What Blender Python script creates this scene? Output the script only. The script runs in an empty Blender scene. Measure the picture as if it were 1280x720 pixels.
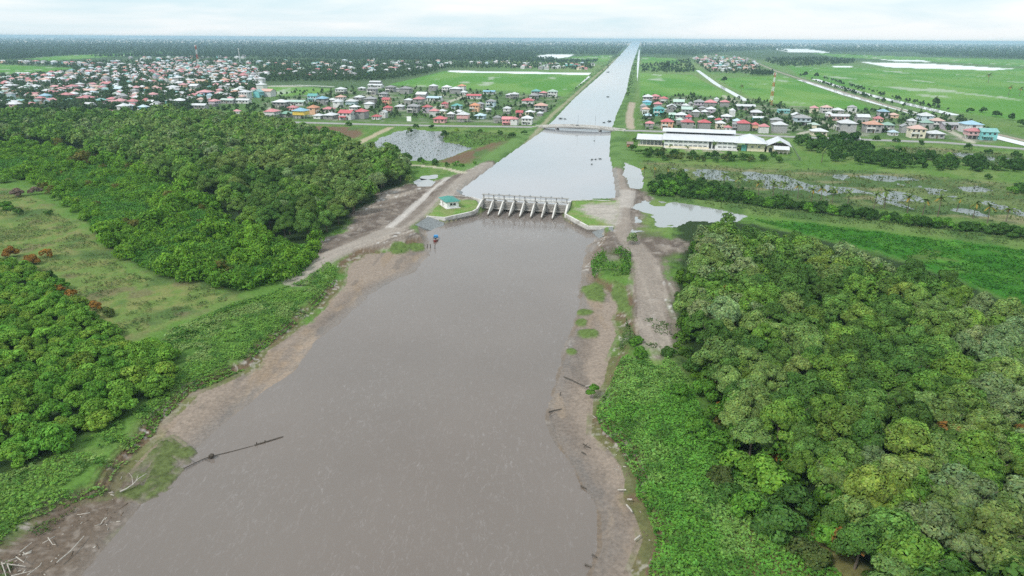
import bpy, math, random
import numpy as np
from mathutils import Vector, Matrix

random.seed(11)
RNG = np.random.default_rng(11)
SC = bpy.context.scene
COL = SC.collection

# ------------------------------------------------------------------ camera
F = 815.0          # focal length in photo pixels (1280 wide)
CAMH = 75.0
RHO = math.atan(8 / 1280)
PITCH = math.atan(312 * math.cos(RHO) / F)
FW = np.array((0, math.cos(PITCH), -math.sin(PITCH)))
_r = np.array((1.0, 0, 0)); _u = np.array((0, math.sin(PITCH), math.cos(PITCH)))
RT = math.cos(RHO) * _r + math.sin(RHO) * _u
UP = -math.sin(RHO) * _r + math.cos(RHO) * _u


def at(px, py, z=2.0):
    """ground point seen at a photo pixel"""
    d = FW + (px - 640) / F * RT + (360 - py) / F * UP
    t = (z - CAMH) / d[2]
    return (d[0] * t, d[1] * t)


def atn(px, py, z=2.0):
    px = np.asarray(px, float); py = np.asarray(py, float)
    a = (px - 640) / F; b = (360 - py) / F
    dx = FW[0] + a * RT[0] + b * UP[0]; dy = FW[1] + a * RT[1] + b * UP[1]; dz = FW[2] + a * RT[2] + b * UP[2]
    t = (z - CAMH) / dz
    return dx * t, dy * t


def proj(x, y, z):
    v = np.array((x, y, z - CAMH))
    d = v @ FW
    return 640 + F * (v @ RT) / d, 360 - F * (v @ UP) / d, d


def depth(x, y, z=2.0):
    return y * FW[1] + (z - CAMH) * FW[2]


cam = bpy.data.cameras.new('camera'); camo = bpy.data.objects.new('camera', cam); COL.objects.link(camo)
M = Matrix(((RT[0], UP[0], -FW[0], 0), (RT[1], UP[1], -FW[1], 0), (RT[2], UP[2], -FW[2], CAMH), (0, 0, 0, 1)))
camo.matrix_world = M
cam.sensor_width = 36; cam.lens = F / 1280 * 36; cam.clip_start = 0.5; cam.clip_end = 120000
SC.camera = camo

# ------------------------------------------------------------------ noise
def _hash(ix, iy, seed):
    h = (ix.astype(np.int64) * 374761393 + iy.astype(np.int64) * 668265263 + seed * 1442695041) & 0xFFFFFFFF
    h = ((h ^ (h >> 13)) * 1274126177) & 0xFFFFFFFF
    h = h ^ (h >> 16)
    return (h & 0xFFFFFF) / float(0xFFFFFF)


def vn(x, y, seed=0):
    xi = np.floor(x); yi = np.floor(y)
    fx = x - xi; fy = y - yi
    fx = fx * fx * (3 - 2 * fx); fy = fy * fy * (3 - 2 * fy)
    a = _hash(xi, yi, seed); b = _hash(xi + 1, yi, seed); c = _hash(xi, yi + 1, seed); d = _hash(xi + 1, yi + 1, seed)
    return (a * (1 - fx) + b * fx) * (1 - fy) + (c * (1 - fx) + d * fx) * fy


def fbm(x, y, seed=0, oc=4):
    s = 0; amp = 0.5; tot = 0
    for i in range(oc):
        s = s + amp * vn(x * 2 ** i + 17.3 * i, y * 2 ** i - 9.1 * i, seed + i); tot += amp; amp *= 0.5
    return s / tot


def sst(a, b, x):
    t = np.clip((x - a) / (b - a + 1e-9), 0, 1)
    return t * t * (3 - 2 * t)


def lerp(a, b, t):
    return a + (b - a) * t


def sdist(poly, x, y, margin=60.0):
    """signed distance to a world polygon, positive inside"""
    P = np.asarray(poly, float)
    out = np.full(x.shape, -margin)
    m = (x > P[:, 0].min() - margin) & (x < P[:, 0].max() + margin) & (y > P[:, 1].min() - margin) & (y < P[:, 1].max() + margin)
    if not m.any():
        return out
    X = x[m]; Y = y[m]
    d2 = np.full(X.shape, 1e18); ins = np.zeros(X.shape, bool)
    n = len(P)
    for i in range(n):
        ax, ay = P[i]; bx, by = P[(i + 1) % n]
        ex, ey = bx - ax, by - ay
        t = np.clip(((X - ax) * ex + (Y - ay) * ey) / (ex * ex + ey * ey + 1e-12), 0, 1)
        d2 = np.minimum(d2, (X - ax - t * ex) ** 2 + (Y - ay - t * ey) ** 2)
        if ay != by:
            c = ((ay > Y) != (by > Y)) & (X < ex * (Y - ay) / (by - ay) + ax)
            ins ^= c
    d = np.sqrt(d2)
    out[m] = np.where(ins, d, -d)
    return out


def ldist(line, x, y, margin=60.0):
    P = np.asarray(line, float)
    out = np.full(x.shape, margin)
    m = (x > P[:, 0].min() - margin) & (x < P[:, 0].max() + margin) & (y > P[:, 1].min() - margin) & (y < P[:, 1].max() + margin)
    if not m.any():
        return out
    X = x[m]; Y = y[m]; d2 = np.full(X.shape, 1e18)
    for i in range(len(P) - 1):
        ax, ay = P[i]; bx, by = P[i + 1]; ex, ey = bx - ax, by - ay
        t = np.clip(((X - ax) * ex + (Y - ay) * ey) / (ex * ex + ey * ey + 1e-12), 0, 1)
        d2 = np.minimum(d2, (X - ax - t * ex) ** 2 + (Y - ay - t * ey) ** 2)
    out[m] = np.sqrt(d2)
    return out


def W(pts, z=2.0):
    return [at(a, b, z) for a, b in pts]


def inpoly(poly, x, y):
    return sdist(poly, np.atleast_1d(np.asarray(x, float)), np.atleast_1d(np.asarray(y, float)), 1.0) > 0


# ------------------------------------------------------------------ object helpers
def tag(o, label=None, cat=None, group=None, kind=None):
    if label: o['label'] = label
    if cat: o['category'] = cat
    if group: o['group'] = group
    if kind: o['kind'] = kind
    return o


def empty(name, loc, rz=0.0, label=None, cat=None, group=None, scale=1.0):
    o = bpy.data.objects.new(name, None); COL.objects.link(o)
    o.empty_display_size = 0.1
    o.location = loc; o.rotation_euler = (0, 0, rz)
    o.scale = (scale,) * 3 if isinstance(scale, (int, float)) else scale
    return tag(o, label, cat, group)


def link(name, me, parent=None, color=None):
    o = bpy.data.objects.new(name, me); COL.objects.link(o)
    if parent is not None: o.parent = parent
    if color is not None: o.color = (color[0], color[1], color[2], 1)
    return o


def np_mesh(name, verts, faces, mat=None, smooth=False, face_col=None, vert_col=None, vert_attr=None):
    """mesh from arrays: verts (N,3), faces (M,k)"""
    me = bpy.data.meshes.new(name)
    verts = np.asarray(verts, np.float32); faces = np.asarray(faces, np.int32)
    k = faces.shape[1]; m = len(faces)
    me.vertices.add(len(verts)); me.vertices.foreach_set('co', verts.ravel())
    me.loops.add(m * k); me.loops.foreach_set('vertex_index', faces.ravel())
    me.polygons.add(m)
    me.polygons.foreach_set('loop_start', np.arange(0, m * k, k, dtype=np.int32))
    me.polygons.foreach_set('loop_total', np.full(m, k, np.int32))
    if smooth: me.polygons.foreach_set('use_smooth', np.ones(m, bool))
    me.update(calc_edges=True)
    if face_col is not None:
        a = me.attributes.new('tint', 'FLOAT_COLOR', 'FACE')
        c = np.ones((m, 4), np.float32); c[:, :3] = face_col; a.data.foreach_set('color', c.ravel())
    if vert_col is not None:
        a = me.attributes.new('tint', 'FLOAT_COLOR', 'POINT')
        c = np.ones((len(verts), 4), np.float32); c[:, :3] = vert_col; a.data.foreach_set('color', c.ravel())
    for nm, val in (vert_attr or {}).items():
        a = me.attributes.new(nm, 'FLOAT', 'POINT'); a.data.foreach_set('value', np.asarray(val, np.float32))
    if mat: me.materials.append(mat)
    return me


class MB:
    """collects simple shapes into one mesh"""
    def __init__(s): s.v = []; s.f = []

    def add(s, vs, fs):
        n = len(s.v); s.v += [tuple(q) for q in vs]; s.f += [tuple(i + n for i in f) for f in fs]
        return s

    def box(s, cx, cy, cz, sx, sy, sz, rz=0.0):
        c, q = math.cos(rz), math.sin(rz); vs = []
        for dz in (-.5, .5):
            for dx, dy in ((-.5, -.5), (.5, -.5), (.5, .5), (-.5, .5)):
                X, Y = dx * sx, dy * sy
                vs.append((cx + X * c - Y * q, cy + X * q + Y * c, cz + dz * sz))
        return s.add(vs, [(3, 2, 1, 0), (4, 5, 6, 7), (0, 1, 5, 4), (1, 2, 6, 5), (2, 3, 7, 6), (3, 0, 4, 7)])

    def prism(s, poly, z0, z1):
        """vertical prism over a ccw plan polygon"""
        n = len(poly)
        vs = [(a, b, z0) for a, b in poly] + [(a, b, z1) for a, b in poly]
        return s.add(vs, [tuple(range(n - 1, -1, -1)), tuple(range(n, 2 * n))] + [(i, (i + 1) % n, n + (i + 1) % n, n + i) for i in range(n)])

    def profile(s, prof, x0, x1, P):
        """a (v,z) profile extruded along u from x0 to x1; P maps (u,v,z) to a point"""
        n = len(prof)
        vs = [P(x0, a, b) for a, b in prof] + [P(x1, a, b) for a, b in prof]
        return s.add(vs, [tuple(range(n)), tuple(range(2 * n - 1, n - 1, -1))] + [(i, n + i, n + (i + 1) % n, (i + 1) % n) for i in range(n)])

    def tube(s, path, radii, n=6, cap=True):
        path = [Vector(p) for p in path]
        if isinstance(radii, (int, float)): radii = [radii] * len(path)
        rings = []
        for i, p in enumerate(path):
            t = (path[min(i + 1, len(path) - 1)] - path[max(i - 1, 0)]).normalized()
            a = t.orthogonal().normalized() if i == 0 else (rings[-1][1] - t * rings[-1][1].dot(t)).normalized()
            b = t.cross(a)
            rings.append((p, a, b, radii[i]))
        vs = []; fs = []
        for p, a, b, r in rings:
            for k in range(n):
                th = 2 * math.pi * k / n
                vs.append(p + (a * math.cos(th) + b * math.sin(th)) * r)
        for i in range(len(path) - 1):
            for k in range(n):
                fs.append((i * n + k, i * n + (k + 1) % n, (i + 1) * n + (k + 1) % n, (i + 1) * n + k))
        if cap:
            fs.append(tuple(range(n - 1, -1, -1))); fs.append(tuple((len(path) - 1) * n + k for k in range(n)))
        return s.add(vs, fs)

    def mesh(s, name, mat):
        me = bpy.data.meshes.new(name); me.from_pydata([tuple(q) for q in s.v], [], s.f)
        if mat: me.materials.append(mat)
        me.update()
        return me

    def build(s, name, mat, parent=None, color=None):
        return link(name, s.mesh(name, mat), parent, color)


# ------------------------------------------------------------------ materials
def nodes_of(name):
    m = bpy.data.materials.new(name); m.use_nodes = True
    nt = m.node_tree; nt.nodes.clear()
    return m, nt, nt.nodes, nt.links


def N(nt, t, **kw):
    n = nt.nodes.new(t)
    for k, v in kw.items(): setattr(n, k, v)
    return n


def surf(name, base, rough=0.7, scale=1.0, var=0.25, bump=0.0, spec=0.3, objcol=False, stain=None, metal=0.0, streak=None, tide=None):
    """principled with noisy base colour; objcol multiplies by the object's own colour; stain=(colour, amount)"""
    m, nt, nd, lk = nodes_of(name)
    out = N(nt, 'ShaderNodeOutputMaterial'); b = N(nt, 'ShaderNodeBsdfPrincipled')
    lk.new(b.outputs[0], out.inputs[0])
    geo = N(nt, 'ShaderNodeNewGeometry')
    src = geo.outputs['Position']
    if streak:
        mp = N(nt, 'ShaderNodeMapping'); mp.inputs['Scale'].default_value = streak
        lk.new(src, mp.inputs[0]); src = mp.outputs[0]
    nz = N(nt, 'ShaderNodeTexNoise'); nz.inputs['Scale'].default_value = scale; nz.inputs['Detail'].default_value = 5
    lk.new(src, nz.inputs['Vector'])
    mr = N(nt, 'ShaderNodeMapRange'); mr.inputs[1].default_value = 0.3; mr.inputs[2].default_value = 0.7
    mr.inputs[3].default_value = 1 - var; mr.inputs[4].default_value = 1 + var
    lk.new(nz.outputs[0], mr.inputs[0])
    mul = N(nt, 'ShaderNodeMix', data_type='RGBA', blend_type='MULTIPLY'); mul.inputs[0].default_value = 1
    mul.inputs[6].default_value = (*base, 1)
    lk.new(mr.outputs[0], mul.inputs[7])
    colr = mul.outputs[2]
    if objcol:
        oi = N(nt, 'ShaderNodeObjectInfo')
        m2 = N(nt, 'ShaderNodeMix', data_type='RGBA', blend_type='MULTIPLY'); m2.inputs[0].default_value = 1
        lk.new(colr, m2.inputs[6]); lk.new(oi.outputs['Color'], m2.inputs[7]); colr = m2.outputs[2]
    if stain:
        n2 = N(nt, 'ShaderNodeTexNoise'); n2.inputs['Scale'].default_value = scale * 0.37; n2.inputs['Detail'].default_value = 6
        lk.new(src, n2.inputs['Vector'])
        r2 = N(nt, 'ShaderNodeMapRange'); r2.inputs[1].default_value = 0.52; r2.inputs[2].default_value = 0.72
        r2.inputs[4].default_value = stain[1]
        lk.new(n2.outputs[0], r2.inputs[0])
        m3 = N(nt, 'ShaderNodeMix', data_type='RGBA'); lk.new(r2.outputs[0], m3.inputs[0]); lk.new(colr, m3.inputs[6])
        m3.inputs[7].default_value = (*stain[0], 1); colr = m3.outputs[2]
    if tide:      # a dark tide mark left by the river up to this height
        sx = N(nt, 'ShaderNodeSeparateXYZ'); lk.new(geo.outputs['Position'], sx.inputs[0])
        ad = N(nt, 'ShaderNodeMath', operation='MULTIPLY_ADD'); lk.new(nz.outputs[0], ad.inputs[0]); ad.inputs[1].default_value = -.9; lk.new(sx.outputs[2], ad.inputs[2])
        rt = N(nt, 'ShaderNodeMapRange'); rt.inputs[1].default_value = tide - .75; rt.inputs[2].default_value = tide - .35; rt.inputs[3].default_value = .85; rt.inputs[4].default_value = 0
        lk.new(ad.outputs[0], rt.inputs[0]); m4 = N(nt, 'ShaderNodeMix', data_type='RGBA'); lk.new(rt.outputs[0], m4.inputs[0]); lk.new(colr, m4.inputs[6]); m4.inputs[7].default_value = (.085, .066, .048, 1); colr = m4.outputs[2]
    lk.new(colr, b.inputs['Base Color'])
    b.inputs['Roughness'].default_value = rough; b.inputs['Specular IOR Level'].default_value = spec; b.inputs['Metallic'].default_value = metal
    if bump:
        bp = N(nt, 'ShaderNodeBump'); bp.inputs['Strength'].default_value = bump; bp.inputs['Distance'].default_value = 0.1
        lk.new(nz.outputs[0], bp.inputs['Height']); lk.new(bp.outputs[0], b.inputs['Normal'])
    return m


def foliage_mat(name, trans=0.38, rough=0.7):
    m, nt, nd, lk = nodes_of(name)
    out = N(nt, 'ShaderNodeOutputMaterial'); b = N(nt, 'ShaderNodeBsdfPrincipled')
    at_ = N(nt, 'ShaderNodeAttribute'); at_.attribute_name = 'tint'
    oi = N(nt, 'ShaderNodeObjectInfo')
    geo = N(nt, 'ShaderNodeNewGeometry'); nz = N(nt, 'ShaderNodeTexNoise'); nz.inputs['Scale'].default_value = 0.35; nz.inputs['Detail'].default_value = 2
    lk.new(geo.outputs['Position'], nz.inputs['Vector'])
    mr = N(nt, 'ShaderNodeMapRange'); mr.inputs[1].default_value = 0.3; mr.inputs[2].default_value = 0.7; mr.inputs[3].default_value = 0.82; mr.inputs[4].default_value = 1.18
    lk.new(nz.outputs[0], mr.inputs[0])
    mul = N(nt, 'ShaderNodeMix', data_type='RGBA', blend_type='MULTIPLY'); mul.inputs[0].default_value = 1
    lk.new(at_.outputs['Color'], mul.inputs[6]); lk.new(oi.outputs['Color'], mul.inputs[7])
    m2 = N(nt, 'ShaderNodeMix', data_type='RGBA', blend_type='MULTIPLY'); m2.inputs[0].default_value = 1
    lk.new(mul.outputs[2], m2.inputs[6]); lk.new(mr.outputs[0], m2.inputs[7])
    lk.new(m2.outputs[2], b.inputs['Base Color'])
    b.inputs['Roughness'].default_value = rough; b.inputs['Specular IOR Level'].default_value = 0.12
    if trans:
        tr = N(nt, 'ShaderNodeBsdfTranslucent'); lk.new(m2.outputs[2], tr.inputs[0])
        mx = N(nt, 'ShaderNodeMixShader'); mx.inputs[0].default_value = trans
        lk.new(b.outputs[0], mx.inputs[1]); lk.new(tr.outputs[0], mx.inputs[2]); lk.new(mx.outputs[0], out.inputs[0])
    else:
        lk.new(b.outputs[0], out.inputs[0])
    return m


def ground_mat():
    m, nt, nd, lk = nodes_of('ground_surface')
    out = N(nt, 'ShaderNodeOutputMaterial'); b = N(nt, 'ShaderNodeBsdfPrincipled'); lk.new(b.outputs[0], out.inputs[0])
    a = N(nt, 'ShaderNodeAttribute'); a.attribute_name = 'tint'
    r = N(nt, 'ShaderNodeAttribute'); r.attribute_name = 'rough'
    geo = N(nt, 'ShaderNodeNewGeometry')
    nz = N(nt, 'ShaderNodeTexNoise'); nz.inputs['Scale'].default_value = 1.4; nz.inputs['Detail'].default_value = 6; nz.inputs['Roughness'].default_value = 0.65
    lk.new(geo.outputs['Position'], nz.inputs['Vector'])
    mr = N(nt, 'ShaderNodeMapRange'); mr.inputs[1].default_value = 0.3; mr.inputs[2].default_value = 0.7; mr.inputs[3].default_value = 0.72; mr.inputs[4].default_value = 1.28
    lk.new(nz.outputs[0], mr.inputs[0])
    mul = N(nt, 'ShaderNodeMix', data_type='RGBA', blend_type='MULTIPLY'); mul.inputs[0].default_value = 1
    lk.new(a.outputs['Color'], mul.inputs[6]); lk.new(mr.outputs[0], mul.inputs[7])
    lk.new(mul.outputs[2], b.inputs['Base Color']); lk.new(r.outputs['Fac'], b.inputs['Roughness'])
    sp = N(nt, 'ShaderNodeMapRange'); sp.inputs[1].default_value = .3; sp.inputs[2].default_value = .85; sp.inputs[3].default_value = .45; sp.inputs[4].default_value = .06
    lk.new(r.outputs['Fac'], sp.inputs[0]); lk.new(sp.outputs[0], b.inputs['Specular IOR Level'])
    bp = N(nt, 'ShaderNodeBump'); bp.inputs['Strength'].default_value = 0.35; bp.inputs['Distance'].default_value = 0.15
    lk.new(nz.outputs[0], bp.inputs['Height']); lk.new(bp.outputs[0], b.inputs['Normal'])
    return m


def water_mat(name, base, rough=0.12, wave=0.25, foam=0.0, wscale=(0.5, 1.2), tint2=None):
    """opaque muddy water; foam = amount of real froth flecks drawn out by the current"""
    m, nt, nd, lk = nodes_of(name)
    out = N(nt, 'ShaderNodeOutputMaterial'); b = N(nt, 'ShaderNodeBsdfPrincipled'); lk.new(b.outputs[0], out.inputs[0])
    geo = N(nt, 'ShaderNodeNewGeometry')
    mp = N(nt, 'ShaderNodeMapping'); mp.inputs['Scale'].default_value = (wscale[0], wscale[1], 1); mp.inputs['Rotation'].default_value = (0, 0, 0.25)
    lk.new(geo.outputs['Position'], mp.inputs[0])
    w = N(nt, 'ShaderNodeTexNoise'); w.inputs['Scale'].default_value = 0.9; w.inputs['Detail'].default_value = 5; w.inputs['Roughness'].default_value = 0.6
    lk.new(mp.outputs[0], w.inputs['Vector'])
    bp = N(nt, 'ShaderNodeBump'); bp.inputs['Strength'].default_value = wave; bp.inputs['Distance'].default_value = 0.4
    lk.new(w.outputs[0], bp.inputs['Height']); lk.new(bp.outputs[0], b.inputs['Normal'])
    big = N(nt, 'ShaderNodeTexNoise'); big.inputs['Scale'].default_value = 0.03; big.inputs['Detail'].default_value = 3
    lk.new(geo.outputs['Position'], big.inputs['Vector'])
    mx = N(nt, 'ShaderNodeMix', data_type='RGBA')
    mx.inputs[6].default_value = (*base, 1); t2 = tint2 or tuple(c * 1.15 for c in base); mx.inputs[7].default_value = (*t2, 1)
    lk.new(big.outputs[0], mx.inputs[0]); col = mx.outputs[2]
    if foam:
        mp2 = N(nt, 'ShaderNodeMapping'); mp2.inputs['Scale'].default_value = (1.5, 0.6, 1); mp2.inputs['Rotation'].default_value = (0, 0, 0.35)
        lk.new(geo.outputs['Position'], mp2.inputs[0])
        f1 = N(nt, 'ShaderNodeTexNoise'); f1.inputs['Scale'].default_value = 1.0; f1.inputs['Detail'].default_value = 9; f1.inputs['Roughness'].default_value = 0.72; f1.inputs['Distortion'].default_value = 0.9
        lk.new(mp2.outputs[0], f1.inputs['Vector'])
        # froth drawn into thin curling threads: the zero lines of one noise, broken up by a finer one
        mp3 = N(nt, 'ShaderNodeMapping'); mp3.inputs['Scale'].default_value = (0.42, 0.15, 1); mp3.inputs['Rotation'].default_value = (0, 0, 0.3)
        lk.new(geo.outputs['Position'], mp3.inputs[0])
        f0 = N(nt, 'ShaderNodeTexNoise'); f0.inputs['Scale'].default_value = 1.0; f0.inputs['Detail'].default_value = 4; f0.inputs['Roughness'].default_value = .62; f0.inputs['Distortion'].default_value = 1.2
        lk.new(mp3.outputs[0], f0.inputs['Vector'])
        s0 = N(nt, 'ShaderNodeMath', operation='SUBTRACT'); lk.new(f0.outputs[0], s0.inputs[0]); s0.inputs[1].default_value = .5
        a0 = N(nt, 'ShaderNodeMath', operation='ABSOLUTE'); lk.new(s0.outputs[0], a0.inputs[0])
        r0 = N(nt, 'ShaderNodeMapRange'); r0.inputs[1].default_value = .002; r0.inputs[2].default_value = .04; r0.inputs[3].default_value = 1; r0.inputs[4].default_value = 0
        lk.new(a0.outputs[0], r0.inputs[0])
        rb = N(nt, 'ShaderNodeMapRange'); rb.inputs[1].default_value = 0.47; rb.inputs[2].default_value = 0.72; rb.inputs[4].default_value = foam
        lk.new(f1.outputs[0], rb.inputs[0])
        r1 = N(nt, 'ShaderNodeMath', operation='MULTIPLY'); lk.new(r0.outputs[0], r1.inputs[0]); lk.new(rb.outputs[0], r1.inputs[1])
        f2 = N(nt, 'ShaderNodeTexNoise'); f2.inputs['Scale'].default_value = 0.06; f2.inputs['Detail'].default_value = 3
        lk.new(mp2.outputs[0], f2.inputs['Vector'])
        r2 = N(nt, 'ShaderNodeMapRange'); r2.inputs[1].default_value = 0.30; r2.inputs[2].default_value = 0.62; r2.inputs[3].default_value = .12
        lk.new(f2.outputs[0], r2.inputs[0])
        mm = N(nt, 'ShaderNodeMath', operation='MULTIPLY'); lk.new(r1.outputs[0], mm.inputs[0]); lk.new(r2.outputs[0], mm.inputs[1])
        dd = N(nt, 'ShaderNodeVectorMath', operation='DISTANCE'); lk.new(geo.outputs['Position'], dd.inputs[0]); dd.inputs[1].default_value = (4.5, 285, 0)
        r3 = N(nt, 'ShaderNodeMapRange'); r3.inputs[1].default_value = 14; r3.inputs[2].default_value = 48; r3.inputs[3].default_value = 2.2; r3.inputs[4].default_value = 0
        lk.new(dd.outputs['Value'], r3.inputs[0]); m5 = N(nt, 'ShaderNodeMath', operation='MULTIPLY'); lk.new(r1.outputs[0], m5.inputs[0]); lk.new(r3.outputs[0], m5.inputs[1])
        m6 = N(nt, 'ShaderNodeMath', operation='ADD', use_clamp=True); lk.new(mm.outputs[0], m6.inputs[0]); lk.new(m5.outputs[0], m6.inputs[1]); mm = m6
        fx = N(nt, 'ShaderNodeMix', data_type='RGBA'); lk.new(mm.outputs[0], fx.inputs[0]); lk.new(col, fx.inputs[6]); fx.inputs[7].default_value = (0.55, 0.53, 0.54, 1)
        col = fx.outputs[2]
    lk.new(col, b.inputs['Base Color'])
    b.inputs['Roughness'].default_value = rough; b.inputs['IOR'].default_value = 1.33; b.inputs['Specular IOR Level'].default_value = 0.5
    return m


LEAF = foliage_mat('foliage')
BARK = surf('bark', (0.13, 0.105, 0.08), 0.85, 3, 0.35)
CONC = surf('concrete', (0.29, 0.28, 0.265), 0.8, 0.9, 0.16, 0.2, stain=((0.2, 0.18, 0.15), 0.55))
CONC_L = surf('pale_concrete', (0.52, 0.50, 0.465), 0.75, 0.8, 0.14, 0.1, stain=((0.20, 0.18, 0.15), 0.75), tide=1.05)
STEEL = surf('grey_steel', (0.23, 0.24, 0.25), 0.5, 2, 0.15)
WOODM = surf('driftwood', (0.34, 0.31, 0.27), 0.8, 4, 0.3)
WOODD = surf('wet_wood', (0.06, 0.048, 0.036), 0.6, 4, 0.3)
WHITE = surf('white_paint', (0.80, 0.80, 0.79), 0.5, 0.6, 0.06, stain=((0.6, 0.58, 0.54), 0.4))
DARK = surf('dark_glass', (0.035, 0.04, 0.045), 0.25, 1, 0.2, spec=0.5)
OBJP = surf('painted_wall', (1, 1, 1), 0.65, 0.7, 0.10, objcol=True, stain=((0.35, 0.33, 0.3), 0.25))
OBJR = surf('painted_roof', (1, 1, 1), 0.5, 0.5, 0.14, objcol=True, stain=((0.33, 0.3, 0.28), 0.3))
TINTM = foliage_mat('tinted_matte', 0.0, 0.7)
HAZE = 9e-5; EXPO = 0.95
# ------------------------------------------------------------------ layout (traced on the ground plane)
RIVER = W([(608, 262), (600, 267), (591, 270), (556, 279), (534, 276), (532, 290), (537, 320), (520, 340), (482, 357), (460, 370), (420, 407), (395, 427), (365, 467), (330, 490),
           (300, 515), (262, 548), (232, 578), (205, 602), (188, 612), (172, 637), (140, 675), (100, 720), (40, 790), (-120, 980), (-300, 1150), (700, 1150), (715, 800), (731, 722), (747, 680), (746, 635),
           (727, 610), (717, 587), (700, 562), (687, 540), (681, 520), (685, 502), (694, 475), (707, 432), (720, 395), (726, 352), (732, 320), (745, 297), (752, 288), (735, 288), (706, 275), (703, 267)], 0.0)
MUDL = W([(428, 335), (425, 355), (395, 387), (362, 415), (330, 437), (318, 457), (275, 478), (245, 490), (225, 510), (207, 525), (200, 543), (175, 565), (150, 592), (137, 620), (110, 628), (75, 648),
          (40, 662), (15, 682), (-30, 720), (-160, 860), (-300, 1050), (-250, 1150), (-150, 1000), (60, 780), (130, 690), (175, 645), (200, 608), (240, 575), (300, 520), (365, 470), (420, 410), (485, 360), (540, 322), (535, 300), (500, 310), (455, 318)], 0.8)
MUDR = W([(1040, 1150), (850, 800), (797, 715), (812, 675), (800, 640), (787, 622), (788, 600), (783, 583), (768, 562), (745, 542), (747, 495), (760, 480), (765, 455), (772, 438), (780, 420), (773, 400), (778, 378),
          (764, 362), (737, 352), (733, 322), (748, 296), (728, 330), (722, 395), (705, 435), (690, 480), (680, 520), (690, 545), (715, 590), (726, 612), (744, 640), (745, 680), (728, 725), (705, 800), (690, 1150)], 0.5)
CANAL = W([(605, 259.5), (597, 251), (577, 243), (626, 205), (655, 184), (682, 165), (695, 152), (722, 122), (757, 90), (792, 53.3), (797.6, 53.3), (787, 85), (780, 115), (767, 142), (758, 166), (755, 190), (760, 222), (762, 247), (735, 250), (712, 252), (708, 265)], 1.6)
DIRTL = W([(626, 204), (600, 224), (577, 243), (603, 246), (604, 253), (570, 252), (553, 250), (534, 268), (515, 283), (522, 289), (532, 292), (536, 300), (505, 308), (480, 312), (455, 315), (430, 318), (410, 332), (385, 350), (372, 350), (390, 325), (402, 300), (430, 287), (436, 276),
           (455, 260), (478, 242), (506, 231), (548, 225), (566, 220), (590, 211), (612, 203)])
DIRTR = W([(759, 210), (772, 209), (782, 216), (788, 235), (800, 240), (812, 248), (797, 258), (797, 275), (790, 290), (800, 297), (820, 296), (845, 300), (862, 308), (845, 318), (830, 322), (836, 345), (842, 365), (836, 380), (843, 402), (847, 420), (838, 442), (829, 424), (821, 448), (812, 428), (803, 438), (790, 422),
           (785, 390), (788, 352), (795, 330), (790, 318), (770, 312), (748, 316), (735, 326), (740, 300), (765, 284), (768, 262), (763, 247)])
LAWNL = W([(533, 269), (552, 249), (603, 251), (604, 258), (592, 266), (556, 273)], 2.4)
LAWNR = W([(706, 270), (714, 250), (772, 252), (772, 265), (765, 284), (735, 283)], 2.4)
PONDL = W([(492, 166), (515, 162), (550, 165), (552, 177), (586, 185), (560, 195), (545, 201), (510, 200.5), (480, 194), (460, 182)], 1.75)
PUDDLE1 = W([(527, 221), (543, 219), (544, 222), (530, 224)], 1.75)
PUDDLE2 = W([(522, 228), (526, 224), (540, 227), (536, 232), (524, 232)], 1.75)
PONDR = W([(813, 250), (826, 248), (842, 252), (878, 259), (905, 263), (932, 269), (915, 276), (885, 277), (860, 275), (838, 282), (806, 286), (794, 291), (799, 277), (796, 256)], 1.75)
CHANR = W([(781, 203), (797, 211), (801, 235), (790, 237), (784, 220)], 1.75)
MARSH1 = W([(800, 200), (860, 206), (980, 212), (1090, 214), (1180, 222), (1290, 232), (1400, 250), (1400, 285), (1285, 282), (1160, 268), (1040, 257), (960, 242), (880, 228), (815, 222)])
MARSH2 = W([(1085, 182), (1160, 184), (1290, 196), (1300, 208), (1240, 206), (1150, 196)])
DYKE = W([(812, 246), (880, 250), (960, 260), (1060, 272), (1160, 285), (1290, 297), (1420, 310), (1420, 328), (1280, 310), (1135, 292), (1022, 278), (930, 268), (880, 257), (830, 249)])
WETF = W([(925, 271), (1022, 280), (1135, 294), (1280, 312), (1420, 330), (1450, 420), (1280, 385), (1200, 350), (1100, 315), (1000, 292)])
CLEAR = W([(-60, 225), (10, 238), (60, 255), (110, 290), (140, 320), (175, 342), (215, 354), (265, 358), (292, 375), (215, 402), (150, 430), (110, 405), (60, 362), (30, 330), (-60, 315)])
BROWN1 = W([(358, 157), (452, 159), (450, 170), (420, 178), (380, 175), (362, 172)])
BROWN2 = W([(582, 190), (605, 182), (627, 176), (648, 178), (625, 196), (600, 206), (560, 204), (545, 202)])
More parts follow.
